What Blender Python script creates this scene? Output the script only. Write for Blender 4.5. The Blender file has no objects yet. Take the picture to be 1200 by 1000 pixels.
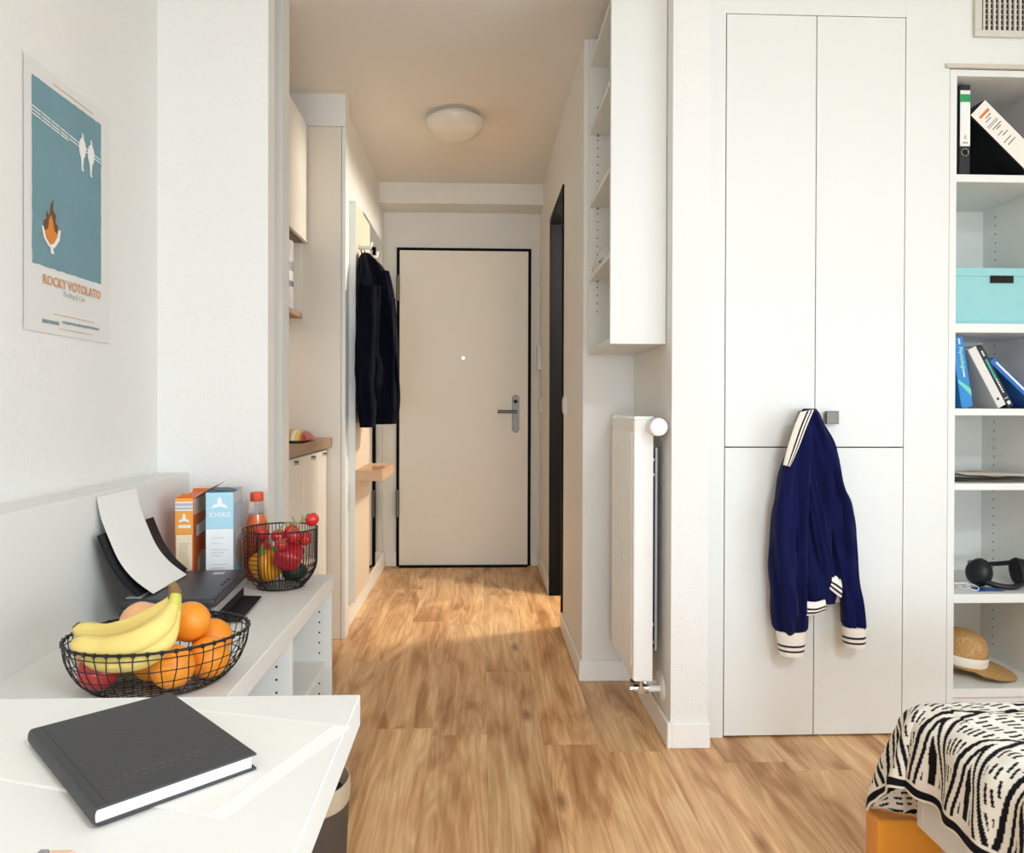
import bpy, bmesh, math, random
from mathutils import Vector, Matrix, noise

random.seed(7)
S = bpy.context.scene
C = S.collection
PI = math.pi

# ------------------------------------------------------------------ camera
FPX, CX, CY = 900.0, 600.0, 482.5
PSI, TH, RO = math.radians(2.35), math.radians(.35), math.radians(-.17)
CAM = Vector((0, 0, 1.085))
_f = Vector((math.sin(PSI) * math.cos(TH), math.cos(PSI) * math.cos(TH), -math.sin(TH)))
_r0 = Vector((math.cos(PSI), -math.sin(PSI), 0))
_u0 = _r0.cross(_f)
_r = _r0 * math.cos(RO) - _u0 * math.sin(RO)
_u = _u0 * math.cos(RO) + _r0 * math.sin(RO)
cam_d = bpy.data.cameras.new('camera')
cam = bpy.data.objects.new('camera', cam_d)
C.objects.link(cam)
cam.matrix_world = Matrix(((_r.x, _u.x, -_f.x, CAM.x), (_r.y, _u.y, -_f.y, CAM.y), (_r.z, _u.z, -_f.z, CAM.z), (0, 0, 0, 1)))
cam_d.sensor_fit = 'HORIZONTAL'
cam_d.sensor_width = 36
cam_d.lens = FPX / 1200 * 36
cam_d.shift_x = (600 - CX) / 1200
cam_d.shift_y = (CY - 500) / 1200
cam_d.clip_start = .02
S.camera = cam

def ray(x, y): return _f + _r * ((x - CX) / FPX) - _u * ((y - CY) / FPX)
def onX(x, y, X): d = ray(x, y); return CAM + d * (X / d.x)
def onY(x, y, Y): d = ray(x, y); return CAM + d * (Y / d.y)
def onZ(x, y, Z): d = ray(x, y); return CAM + d * ((Z - CAM.z) / d.z)

# ------------------------------------------------------------------ light
S.view_settings.view_transform = 'Standard'
S.view_settings.look = 'None'
S.view_settings.exposure = 0.2
S.view_settings.gamma = 1.0
S.view_settings.use_curve_mapping = False
S.cycles.use_denoising = True
S.cycles.max_bounces = 14
S.cycles.diffuse_bounces = 8
S.cycles.sample_clamp_indirect = 8
S.cycles.caustics_reflective = False
S.cycles.caustics_refractive = False

W = bpy.data.worlds.new('world')
S.world = W
W.use_nodes = True
W.node_tree.nodes['Background'].inputs[0].default_value = (.80, .90, 1.0, 1)
W.node_tree.nodes['Background'].inputs[1].default_value = 1.0

def area(name, loc, rot, sx, sy, power, col):
    d = bpy.data.lights.new(name, 'AREA'); d.shape = 'RECTANGLE'; d.size = sx; d.size_y = sy
    d.energy = power; d.color = col
    o = bpy.data.objects.new(name, d); C.objects.link(o); o.location = loc; o.rotation_euler = rot
    return o
WIN = (-.9, 1.5, .04, 1.9)          # the floor-length window in the rear wall: x0, x1, z0, z1
REAR = -7.5
area('window_daylight', ((WIN[0] + WIN[1]) / 2, REAR - .12, (WIN[2] + WIN[3]) / 2), (PI / 2, 0, 0),
     WIN[1] - WIN[0], WIN[3] - WIN[2], 228, (.71, .86, 1.0))
WIR = (-3.4, .6, .25, 1.9)          # unseen right wall window, added for fill from the right: y0, y1, z0, z1
area('side_window_fill', (2.9 + .12, (WIR[0] + WIR[1]) / 2, (WIR[2] + WIR[3]) / 2), (PI / 2, 0, PI / 2),
     WIR[1] - WIR[0], WIR[3] - WIR[2], 82, (.71, .86, 1.0))

# ------------------------------------------------------------------ materials
def lin(h):
    h = h.lstrip('#'); out = []
    for i in (0, 2, 4):
        c = int(h[i:i + 2], 16) / 255
        out.append(c / 12.92 if c <= .04045 else ((c + .055) / 1.055) ** 2.4)
    return tuple(out) + (1,)

MATS = {}
def mat(name, hexc, rough=.5, var=.0, vscale=8, bump=0, bscale=60, metal=0, spec=.5, stretch=(1, 1, 1), sheen=0, trans=0, ior=1.45, bdist=.002, coat=0):
    """procedural Principled: colour with noise variation and noise relief"""
    if name in MATS: return MATS[name]
    m = bpy.data.materials.new(name); m.use_nodes = True
    nt = m.node_tree; b = nt.nodes['Principled BSDF']
    c = lin(hexc)
    b.inputs['Base Color'].default_value = c
    b.inputs['Roughness'].default_value = rough
    b.inputs['Metallic'].default_value = metal
    b.inputs['Specular IOR Level'].default_value = spec
    b.inputs['IOR'].default_value = ior
    b.inputs['Transmission Weight'].default_value = trans
    b.inputs['Coat Weight'].default_value = coat
    if sheen:
        b.inputs['Sheen Weight'].default_value = sheen; b.inputs['Sheen Roughness'].default_value = .5
    tc = nt.nodes.new('ShaderNodeTexCoord'); mp = nt.nodes.new('ShaderNodeMapping')
    mp.inputs['Scale'].default_value = stretch
    nt.links.new(tc.outputs['Object'], mp.inputs['Vector'])
    n = nt.nodes.new('ShaderNodeTexNoise'); n.inputs['Scale'].default_value = vscale; n.inputs['Detail'].default_value = 4
    nt.links.new(mp.outputs[0], n.inputs['Vector'])
    mx = nt.nodes.new('ShaderNodeMix'); mx.data_type = 'RGBA'
    v = max(var, .015)
    mx.inputs['A'].default_value = tuple(max(0, x * (1 - v)) for x in c[:3]) + (1,)
    mx.inputs['B'].default_value = tuple(min(1, x * (1 + v)) for x in c[:3]) + (1,)
    nt.links.new(n.outputs['Fac'], mx.inputs['Factor'])
    nt.links.new(mx.outputs['Result'], b.inputs['Base Color'])
    if bump:
        n2 = nt.nodes.new('ShaderNodeTexNoise'); n2.inputs['Scale'].default_value = bscale; n2.inputs['Detail'].default_value = 3
        nt.links.new(mp.outputs[0], n2.inputs['Vector'])
        bp = nt.nodes.new('ShaderNodeBump'); bp.inputs['Strength'].default_value = bump; bp.inputs['Distance'].default_value = bdist
        nt.links.new(n2.outputs['Fac'], bp.inputs['Height']); nt.links.new(bp.outputs[0], b.inputs['Normal'])
    MATS[name] = m
    return m

M_wall = mat('plaster_white', 'E6E5E1', .85, .012, 3, .6, 150, spec=.2, bdist=.003)
M_ceil = mat('ceiling_paint', 'E9E6E0', .9, .012, 3, .3, 140, spec=.2)
M_white = mat('white_melamine', 'E1E2DE', .42, .006, 4, spec=.4)
M_white2 = mat('white_edge', 'E6E5E1', .5, .01, 4)
M_cream = mat('cream_door', 'EFEADF', .45, .015, 2.5, spec=.4)
M_kit = mat('kitchen_front', 'DDD6CA', .4, .012, 3)
M_base = mat('baseboard_white', 'EDECE8', .5, .01, 5)
M_black = mat('black_steel', '0B0B0E', .6, .08, 20, spec=.12)
M_blackw = mat('black_wire', '131113', .4, .08, 30)
M_gap = mat('shadow_gap', '5c5348', .9)
M_dark = mat('dark_core', '1b1815', .9)
M_steel = mat('brushed_steel', '6E6961', .42, .05, 40, metal=1)
M_chrome = mat('chrome', 'C9C8C4', .15, .02, 30, metal=1)
M_rad = mat('radiator_enamel', 'EFEEEA', .3, .006, 6)
M_birch = mat('birch_laminate', 'DDCDB9', .5, .05, 3, stretch=(3, 3, .3))
M_oakt = mat('oak_tray', 'C9A482', .5, .10, 6, .1, 40, stretch=(4, .6, 4))
M_walnut = mat('worktop_wood', '9A7C63', .5, .15, 6, .1, 40, stretch=(6, .5, 6))
M_mirror = mat('mirror_glass', 'E6E6E2', .02, .0, 5, metal=1)
M_opal = mat('opal_glass', 'E3DDCF', .25, .01, 4, spec=.5)
M_navy = mat('navy_cotton', '0E1340', .85, .25, 7, .9, 11, spec=.12, stretch=(1, 1, .4), sheen=.05, bdist=.02)
M_navyd = mat('navy_dark_wool', '060816', .9, .25, 9, .8, 11, spec=.1, stretch=(1, 1, .4), sheen=.03, bdist=.02)
M_rib = mat('rib_knit_cream', 'EDE6DA', .85, .05, 60, .4, 160)
M_ribk = mat('rib_knit_black', '1a1b2b', .85, .05, 60)
M_paper = mat('paper_white', 'ECEBE6', .7, .01, 6)
M_page = mat('book_pages', 'F4F3F0', .8, .03, 90, stretch=(1, 1, 12))
M_note = mat('notebook_cloth', '3A3B3D', .6, .08, 14, .25, 260)
M_pl_dark = mat('printer_plastic', '34353C', .42, .06, 60, .08, 400)
M_pl_blk = mat('printer_black', '16171d', .5, .06, 60, spec=.25)
M_silver = mat('printer_silver', 'B5B4B0', .35, .03, 40, metal=.6)

def oak_floor():
    m = bpy.data.materials.new('oak_plank'); m.use_nodes = True
    nt = m.node_tree; N = nt.nodes; L = nt.links; b = N['Principled BSDF']
    tc = N.new('ShaderNodeTexCoord'); oi = N.new('ShaderNodeObjectInfo')
    mul = N.new('ShaderNodeMath'); mul.operation = 'MULTIPLY'; mul.inputs[1].default_value = 57
    L.new(oi.outputs['Random'], mul.inputs[0])
    cb = N.new('ShaderNodeCombineXYZ'); L.new(mul.outputs[0], cb.inputs[0]); L.new(mul.outputs[0], cb.inputs[1])
    ad = N.new('ShaderNodeVectorMath'); ad.operation = 'ADD'
    L.new(tc.outputs['Object'], ad.inputs[0]); L.new(cb.outputs[0], ad.inputs[1])
    def noi(scale, sc, detail=4, dist=0.0):
        mp = N.new('ShaderNodeMapping'); mp.inputs['Scale'].default_value = sc; L.new(ad.outputs[0], mp.inputs[0])
        n = N.new('ShaderNodeTexNoise'); n.inputs['Scale'].default_value = scale; n.inputs['Detail'].default_value = detail
        n.inputs['Distortion'].default_value = dist
        L.new(mp.outputs[0], n.inputs['Vector']); return n
    broad = noi(3.2, (3.2, .55, 1), 3, .8)
    fine = noi(13, (7, .30, 1), 6, .9)
    ring = noi(1.7, (4.2, .38, 1), 2, 1.6)
    sn = N.new('ShaderNodeMath'); sn.operation = 'MULTIPLY'; sn.inputs[1].default_value = 44; L.new(ring.outputs['Fac'], sn.inputs[0])
    si = N.new('ShaderNodeMath'); si.operation = 'SINE'; L.new(sn.outputs[0], si.inputs[0])
    r1 = N.new('ShaderNodeValToRGB'); L.new(broad.outputs['Fac'], r1.inputs[0])
    e = r1.color_ramp.elements
    e[0].position = .33; e[0].color = lin('B5824F'); e[1].position = .66; e[1].color = lin('F0CC9B')
    em = e.new(.48); em.color = lin('DFB281')
    # fine grain
    mx = N.new('ShaderNodeMix'); mx.data_type = 'RGBA'; mx.blend_type = 'MULTIPLY'
    r2 = N.new('ShaderNodeValToRGB'); L.new(fine.outputs['Fac'], r2.inputs[0])
    r2.color_ramp.elements[0].position = .32; r2.color_ramp.elements[0].color = (.62, .52, .42, 1)
    r2.color_ramp.elements[1].position = .60; r2.color_ramp.elements[1].color = (1, 1, 1, 1)
    mx.inputs['Factor'].default_value = .45; L.new(r1.outputs[0], mx.inputs['A']); L.new(r2.outputs[0], mx.inputs['B'])
    # cathedral rings
    mx2 = N.new('ShaderNodeMix'); mx2.data_type = 'RGBA'; mx2.blend_type = 'MULTIPLY'
    r3 = N.new('ShaderNodeMapRange'); r3.inputs['From Min'].default_value = -1; r3.inputs['From Max'].default_value = 1
    r3.inputs['To Min'].default_value = 0; r3.inputs['To Max'].default_value = .42; L.new(si.outputs[0], r3.inputs['Value'])
    L.new(r3.outputs[0], mx2.inputs['Factor']); L.new(mx.outputs['Result'], mx2.inputs['A']); mx2.inputs['B'].default_value = (.62, .48, .34, 1)
    # knots
    mpk = N.new('ShaderNodeMapping'); mpk.inputs['Scale'].default_value = (5.2, 1.7, 1); L.new(ad.outputs[0], mpk.inputs[0])
    vo = N.new('ShaderNodeTexVoronoi'); vo.inputs['Scale'].default_value = 1; L.new(mpk.outputs[0], vo.inputs['Vector'])
    r4 = N.new('ShaderNodeValToRGB'); L.new(vo.outputs['Distance'], r4.inputs[0])
    r4.color_ramp.elements[0].position = .03; r4.color_ramp.elements[0].color = (1, 1, 1, 1)
    r4.color_ramp.elements[1].position = .13; r4.color_ramp.elements[1].color = (0, 0, 0, 1)
    mk = N.new('ShaderNodeMath'); mk.operation = 'MULTIPLY'; mk.inputs[1].default_value = .72; L.new(r4.outputs[0], mk.inputs[0])
    mx3 = N.new('ShaderNodeMix'); mx3.data_type = 'RGBA'
    L.new(mk.outputs[0], mx3.inputs['Factor']); L.new(mx2.outputs['Result'], mx3.inputs['A']); mx3.inputs['B'].default_value = lin('7A4C2A')
    # plank to plank
    hs = N.new('ShaderNodeHueSaturation'); mr = N.new('ShaderNodeMapRange')
    mr.inputs['To Min'].default_value = .86; mr.inputs['To Max'].default_value = 1.10; L.new(oi.outputs['Random'], mr.inputs['Value'])
    L.new(mr.outputs[0], hs.inputs['Value']); L.new(mx3.outputs['Result'], hs.inputs['Color'])
    L.new(hs.outputs[0], b.inputs['Base Color'])
    b.inputs['Roughness'].default_value = .36; b.inputs['Specular IOR Level'].default_value = .4
    bp = N.new('ShaderNodeBump'); bp.inputs['Strength'].default_value = .12; bp.inputs['Distance'].default_value = .001
    L.new(fine.outputs['Fac'], bp.inputs['Height']); L.new(bp.outputs[0], b.inputs['Normal'])
    return m
M_oak = oak_floor()

# ------------------------------------------------------------------ geometry helpers
ORG = {}
class MB:
    def __init__(s, M=None): s.v = []; s.f = []; s.mi = []; s.M = M
    def add(s, vs, fs, mi=0):
        b = len(s.v)
        s.v += [(s.M @ Vector(v) if s.M else Vector(v)) for v in vs]
        s.f += [tuple(b + i for i in f) for f in fs]; s.mi += [mi] * len(fs)
        return s
    def box(s, x0, x1, y0, y1, z0, z1, mi=0):
        vs = [(x, y, z) for z in (z0, z1) for y in (y0, y1) for x in (x0, x1)]
        return s.add(vs, [(0, 2, 3, 1), (4, 5, 7, 6), (0, 1, 5, 4), (2, 6, 7, 3), (0, 4, 6, 2), (1, 3, 7, 5)], mi)
    def loft(s, rings, cap=True, closed=True, mis=None, mi=0):
        n = len(rings[0]); vs = [p for r in rings for p in r]; fs = []; ms = []
        for i in range(len(rings) - 1):
            for j in range(n if closed else n - 1):
                k = (j + 1) % n
                fs.append((i * n + j, i * n + k, (i + 1) * n + k, (i + 1) * n + j)); ms.append(mis[i] if mis else mi)
        if cap and closed:
            fs.append(tuple(reversed(range(n)))); ms.append(ms[0] if ms else mi)
            fs.append(tuple((len(rings) - 1) * n + j for j in range(n))); ms.append(ms[-2] if mis else mi)
        b = len(s.f); s.add(vs, fs); s.mi[b:] = ms
        return s
    def cyl(s, p0, p1, r0, r1=None, n=16, mi=0):
        return s.tube([p0, p1], [r0, r0 if r1 is None else r1], n, mi=mi)
    def tube(s, pts, r, n=8, closed=False, mi=0):
        pts = [Vector(p) for p in pts]; m = len(pts)
        rr = r if isinstance(r, (list, tuple)) else [r] * m
        rings = []; up = None
        for i, p in enumerate(pts):
            a = pts[(i - 1) % m] if (i > 0 or closed) else p
            c = pts[(i + 1) % m] if (i < m - 1 or closed) else p
            t = (c - a).normalized()
            if up is None:
                up = Vector((0, 0, 1)) if abs(t.z) < .9 else Vector((1, 0, 0))
            sd = t.cross(up).normalized(); up = sd.cross(t).normalized()
            rings.append([p + sd * (rr[i] * math.cos(2 * PI * k / n)) + up * (rr[i] * math.sin(2 * PI * k / n)) for k in range(n)])
        if closed: rings.append(rings[0])
        return s.loft(rings, cap=not closed, mi=mi)
    def lathe(s, prof, n=24, c=(0, 0, 0), fn=None, cap=True, mi=0):
        rings = []
        for (r, z) in prof:
            rings.append([(c[0] + r * (fn(2 * PI * k / n, z) if fn else 1) * math.cos(2 * PI * k / n),
                           c[1] + r * (fn(2 * PI * k / n, z) if fn else 1) * math.sin(2 * PI * k / n), c[2] + z) for k in range(n)])
        return s.loft(rings, cap, mi=mi)
    def prism(s, poly, d, mi=0):
        """poly: 3D planar outline, d: extrusion vector"""
        n = len(poly); d = Vector(d); vs = [Vector(p) for p in poly] + [Vector(p) + d for p in poly]
        fs = [tuple(range(n)), tuple(reversed(range(n, 2 * n)))] + [(i, i + n, (i + 1) % n + n, (i + 1) % n) for i in range(n)]
        return s.add(vs, fs, mi)
    def grid(s, fn, nu, nv, mi=None):
        vs = [fn(i / nu, j / nv) for j in range(nv + 1) for i in range(nu + 1)]
        fs = []; ms = []
        for j in range(nv):
            for i in range(nu):
                a = j * (nu + 1) + i; fs.append((a, a + 1, a + nu + 2, a + nu + 1)); ms.append(mi(i, j) if mi else 0)
        b = len(s.f); s.add(vs, fs); s.mi[b:] = ms
        return s
    def mesh(s, name, mats, org=Vector(), smooth=None, bevel=0, seg=1):
        me = bpy.data.meshes.new(name)
        me.from_pydata([v - org for v in s.v], [], s.f)
        for m in (mats if isinstance(mats, (list, tuple)) else [mats]): me.materials.append(m)
        if any(s.mi): me.polygons.foreach_set('material_index', s.mi)
        bm = bmesh.new(); bm.from_mesh(me)
        bmesh.ops.recalc_face_normals(bm, faces=bm.faces)
        if bevel:
            es = [e for e in bm.edges if len(e.link_faces) == 2 and e.calc_face_angle(0) > .5]
            bmesh.ops.bevel(bm, geom=es, offset=bevel, segments=seg, affect='EDGES', profile=.5, clamp_overlap=True)
        bm.to_mesh(me); bm.free()
        if smooth is not None:
            me.polygons.foreach_set('use_smooth', [True] * len(me.polygons))
            me.set_sharp_from_angle(angle=math.radians(smooth))
        me.update()
        return me
    def build(s, name, mats, parent=None, smooth=None, bevel=0, seg=1, label=None, org=None):
        if parent is not None: o_ = ORG[parent.name]
        else:
            if org is None:
                xs = [v.x for v in s.v]; ys = [v.y for v in s.v]; zs = [v.z for v in s.v]
                org = Vector(((min(xs) + max(xs)) / 2, (min(ys) + max(ys)) / 2, min(zs)))
            o_ = Vector(org)
        me = s.mesh(name, mats, o_, smooth, bevel, seg)
        o = bpy.data.objects.new(name, me); C.objects.link(o)
        ORG[o.name] = o_
        if parent is not None: o.parent = parent
        else: o.location = o_
        if label: o['label'] = label
        return o

def tag(o, label, cat, group=None, kind=None):
    o['label'] = label; o['category'] = cat
    if group: o['group'] = group
    if kind: o['kind'] = kind
    return o
def thing(name, label, cat, loc, group=None):
    o = bpy.data.objects.new(name, None); C.objects.link(o); o.location = loc; o.empty_display_size = .05
    ORG[o.name] = Vector(loc)
    return tag(o, label, cat, group)
def struct(mb, name, m, label=None, **k):
    o = mb.build(name, m, **k); o['kind'] = 'structure'
    if label: o['label'] = label
    return o
def B(*a): return MB().box(*a)
def smooth_path(pts, k=6):
    """Catmull-Rom through tuples of any length"""
    out = []; n = len(pts)
    for i in range(n - 1):
        p0 = pts[max(i - 1, 0)]; p1 = pts[i]; p2 = pts[i + 1]; p3 = pts[min(i + 2, n - 1)]
        for j in range(k):
            t = j / k
            out.append(tuple(.5 * (2 * b + (c - a) * t + (2 * a - 5 * b + 4 * c - d) * t * t + (3 * b - a - 3 * c + d) * t ** 3) for a, b, c, d in zip(p0, p1, p2, p3)))
    out.append(tuple(pts[-1])); return out
def text(name, body, size, M, m, parent, align='CENTER', ext=.0002, shear=0, spacing=1.0, bold=0, sx=1.0):
    cu = bpy.data.curves.new(name, 'FONT'); cu.body = body; cu.size = size; cu.align_x = align; cu.align_y = 'CENTER'
    cu.extrude = ext; cu.shear = shear; cu.space_character = spacing; cu.resolution_u = 3; cu.offset = bold
    t = bpy.data.objects.new(name, cu); C.objects.link(t)
    bpy.context.view_layer.update()
    me = bpy.data.meshes.new_from_object(t.evaluated_get(bpy.context.evaluated_depsgraph_get()))
    bpy.data.objects.remove(t); bpy.data.curves.remove(cu)
    me.name = name
    T = Matrix.Translation(-ORG[parent.name]) @ M @ Matrix.Diagonal((sx, 1, 1, 1))
    me.transform(T); me.materials.clear(); me.materials.append(m)
    o = bpy.data.objects.new(name, me); C.objects.link(o); o.parent = parent; ORG[o.name] = ORG[parent.name]
    return o
def frame(o, ex, ey):
    """matrix with local x -> ex, local y -> ey"""
    ex = Vector(ex).normalized(); ey = Vector(ey); ey = (ey - ex * ex.dot(ey)).normalized(); ez = ex.cross(ey); o = Vector(o)
    return Matrix(((ex.x, ey.x, ez.x, o.x), (ex.y, ey.y, ez.y, o.y), (ex.z, ey.z, ez.z, o.z), (0, 0, 0, 1)))
FACE = lambda o: frame(o, (1, 0, 0), (0, 0, 1))      # a plane facing the camera (-Y)

# ================================================================== THE SETTING
CEIL = 2.535
XL, XR = -1.02, 2.9            # room left and right walls
YE = 5.24                      # end wall with the entrance door
XH, XHL = .405, -.66           # hall right and left walls
YP = 2.42                      # pilaster front
XRW = .608                     # radiator wall
YRC = 3.025                    # recess wall
XK = -1.2                      # kitchen back wall

floor = struct(B(XK - .1, XR + .1, REAR - .1, YE + .2, -.06, -.008), 'floor', M_dark, 'oak plank floor')
def planks():
    pw, pl = .182, 1.29
    me = {}
    cnt = 0
    x = XK - .05
    i = 0
    while x < XR + .02:
        off = (i * .37 * pl + (i % 3) * .21) % pl
        y = REAR - off
        while y < YE + .12:
            y0, y1 = max(y, REAR), min(y + pl, YE + .12)
            if y1 - y0 > .05:
                L = round(y1 - y0 - .0004, 4)
                if L not in me:
                    me[L] = B(-pw / 2 + .0002, pw / 2 - .0002, -L / 2, L / 2, -.008, 0).mesh('plank', M_oak, bevel=.0004)
                o = bpy.data.objects.new('plank', me[L]); C.objects.link(o); o.parent = floor
                o.location = Vector((x + pw / 2, (y0 + y1) / 2, 0)) - ORG[floor.name]
                cnt += 1
            y += pl
        x += pw; i += 1
planks()

ceiling = struct(B(XK - .1, XR + .1, REAR - .1, YE + .2, CEIL, CEIL + .1), 'ceiling', M_ceil, 'matt white ceiling')
struct(B(XL - .1, XL, REAR - .1, 2.47, 0, CEIL), 'wall_left', M_wall, 'white plastered wall with the poster')
struct(B(XL - .1, -.675, 2.47, 2.545, 0, CEIL), 'wall_left_partition', M_wall, 'white partition wall behind the sideboard')
struct(B(XK, -.69, 2.70, 2.80, 0, CEIL), 'wall_left_kitchen_end', M_white, 'white end of the kitchen niche')
struct(B(XK - .1, XK, 2.545, 3.8, 0, CEIL), 'wall_left_kitchen', M_wall, 'kitchen niche back wall')
struct(B(XHL - .1, XHL, 3.70, YE, 0, CEIL), 'wall_left_hall', M_wall, 'hall wall with the coat panel')
struct(B(-1.3, .6, YE, YE + .1, 0, CEIL), 'wall_end', M_wall, 'end wall around the entrance door')
OY0, OY1, OZ = 3.745, 4.42, 2.16
hr = MB().box(XH, XH + .12, YRC, OY0, 0, CEIL).box(XH, XH + .12, OY1, YE, 0, CEIL).box(XH, XH + .12, OY0, OY1, OZ, CEIL)
struct(hr, 'wall_right_hall', M_wall, 'hall wall with the dark bathroom doorway')
struct(B(XH + .12, XR, YRC, YRC + .1, 0, CEIL), 'wall_right_recess', M_wall, 'wall behind the shelf recess')
struct(B(XRW, .728, YP, YRC, 0, CEIL), 'wall_right_pilaster', M_wall, 'white pillar beside the radiator')
struct(B(XH + .12, 1.9, YE, YE + .1, 0, CEIL), 'wall_bath_end', M_wall)
struct(B(1.9, 2.0, YRC + .1, YE, 0, CEIL), 'wall_bath_side', M_wall)
rw = MB().box(XR, XR + .1, REAR - .1, WIR[0], 0, CEIL).box(XR, XR + .1, WIR[1], YRC, 0, CEIL)
rw.box(XR, XR + .1, WIR[0], WIR[1], 0, WIR[2]).box(XR, XR + .1, WIR[0], WIR[1], WIR[3], CEIL)
struct(rw, 'wall_right', M_wall)
wf = MB()
for y in (WIR[0], (WIR[0] + WIR[1]) / 2 - .03, WIR[1] - .06): wf.box(XR + .02, XR + .08, y, y + .06, WIR[2], WIR[3])
for z in (WIR[2], WIR[3] - .06): wf.box(XR + .02, XR + .08, WIR[0], WIR[1], z, z + .06)
struct(wf, 'window_2_added', M_white, 'white frame of the added side window')
rw = MB().box(XL - .1, WIN[0], REAR - .1, REAR, 0, CEIL).box(WIN[1], XR + .1, REAR - .1, REAR, 0, CEIL)
rw.box(WIN[0], WIN[1], REAR - .1, REAR, 0, WIN[2]).box(WIN[0], WIN[1], REAR - .1, REAR, WIN[3], CEIL)
struct(rw, 'wall_rear', M_wall)
wf = MB()
for x in (WIN[0], (WIN[0] + WIN[1]) / 2 - .03, WIN[1] - .06): wf.box(x, x + .06, REAR - .08, REAR - .02, WIN[2], WIN[3])
for z in (WIN[2], WIN[3] - .06): wf.box(WIN[0], WIN[1], REAR - .08, REAR - .02, z, z + .06)
struct(wf, 'window_1', M_white, 'white frame of the added side window')
struct(B(XHL, XH, 5.0, YE, 2.402, CEIL), 'trim_1', M_wall, 'boxed beam under the hall ceiling')
struct(B(XK, -.63, 3.6, 3.70, 2.385, CEIL), 'trim_2', M_wall, 'boxed soffit above the tall kitchen panel')

def base(name, *bx):
    m = MB()
    for b in bx: m.box(*b)
    return struct(m, name, M_base, bevel=.003)
bh = .082
base('baseboard_hall_right', (XH - .013, XH, YRC - .013, OY0 - .012, 0, bh))
base('baseboard_hall_right_far', (XH - .013, XH, OY1 + .012, YE, 0, bh))
base('baseboard_recess', (XH, XRW, YRC - .013, YRC, 0, bh))
base('baseboard_pilaster_side', (XRW - .013, XRW, YP - .013, YRC - .013, 0, bh))
base('baseboard_pilaster', (XRW, .733, YP - .013, YP, 0, bh))
base('baseboard_hall_left', (XHL, XHL + .02, 3.70, YE, 0, .11))
base('baseboard_end_left', (XHL + .02, -.567, YE - .013, YE, 0, .1))
base('baseboard_end_right', (.345, XH - .013, YE - .013, YE, 0, .1))

# entrance door
d1 = struct(B(-.569, .343, YE - .012, YE + .02, 0, 2.162), 'door_1', M_black, 'cream entrance door in a thin black frame')
leaf = B(-.547, .322, YE - .03, YE - .004, .012, 2.14).build('leaf', M_cream, d1, bevel=.002)
pl = MB(); n = 12
poly = [(.238 + .024 * math.cos(a), YE - .034, 1.142 + .024 * math.sin(a)) for a in [PI * k / n for k in range(n + 1)]] + \
       [(.238 + .024 * math.cos(a), YE - .034, .935 + .024 * math.sin(a)) for a in [PI + PI * k / n for k in range(n + 1)]]
pl.prism(poly, (0, .006, 0)).build('handle_plate', M_steel, d1, bevel=.002, label='brushed steel door plate')
hd = MB().tube([(.238, YE - .03, 1.052), (.238, YE - .085, 1.052)], .010, 12)
hd.tube([(.246, YE - .08, 1.052), (.115, YE - .08, 1.054)], .0105, 12)
hd.build('door_handle', M_steel, d1, smooth=50)
MB().cyl((.238, YE - .042, 1.122), (.238, YE - .03, 1.122), .013, n=16).build('lock_cylinder', M_dark, d1, smooth=40)
MB().cyl((-.117, YE - .036, 1.415), (-.117, YE - .028, 1.415), .011, n=16).build('peephole', M_chrome, d1, smooth=40)
for z0, z1 in ((.34, .52), (1.80, 1.97)):
    MB().cyl((-.558, YE - .035, z0), (-.558, YE - .035, z1), .012, n=12).build('hinge', M_steel, d1, smooth=40)
B(-.545, .32, YE - .06, YE - .03, 0, .008).build('threshold', M_black, d1)

# bathroom doorway: dark steel frame
fr = MB()
for y0, y1 in ((OY0 - .012, OY0 + .03), (OY1 - .03, OY1 + .012)): fr.box(XH - .008, XH + .135, y0, y1, 0, OZ + .012)
fr.box(XH - .008, XH + .135, OY0 + .03, OY1 - .03, OZ - .03, OZ + .012)
d2 = struct(fr, 'door_2', M_black, 'dark steel frame of the bathroom doorway', bevel=.002)
B(XH + .05, XH + .062, OY0 + .03, OY0 + .036, 0, OZ - .03).build('seal', M_white2, d2)
B(XH + .10, XH + .112, OY1 - .036, OY1 - .03, 0, OZ - .03).build('seal', M_dark, d2)

# ================================================================== HALL
# ceiling lamp
LX, LY = onY(533, 146, 3.84).x, 3.84
t = thing('ceiling_lamp', 'round opal glass dome lamp on the hall ceiling', 'lamp', (LX, LY, CEIL - .13))
MB().lathe([(.098, -.028), (.10, -.001)], 40, (LX, LY, CEIL)).build('lamp_base', M_white2, t, smooth=40)
prof = [(.147 * math.cos(a), -.03 - .095 * math.sin(a) ** 1.0) for a in [PI / 2 * k / 14 for k in range(14)]] + [(.004, -.125)]
MB().lathe([(.10, -.018), (.141, -.024)] + prof, 48, (LX, LY, CEIL)).build('lamp_shade', M_opal, t, smooth=60)

# flat square fill lamp added out of view to brighten desk and floor
t = thing('added_fill_lamp', 'added square white fill lamp above and behind the viewer', 'lamp', (1.2, -.8, 2.50))
B(.85, 1.55, -1.15, -.45, 2.505, CEIL - .001).build('housing', M_white2, t, bevel=.004)
B(.87, 1.53, -1.13, -.47, 2.502, 2.505).build('diffuser', M_opal, t)
area('added_fill_light', (1.2, -.8, 2.498), (0, 0, 0), .64, .64, 58, (.80, .91, 1.0))

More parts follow.
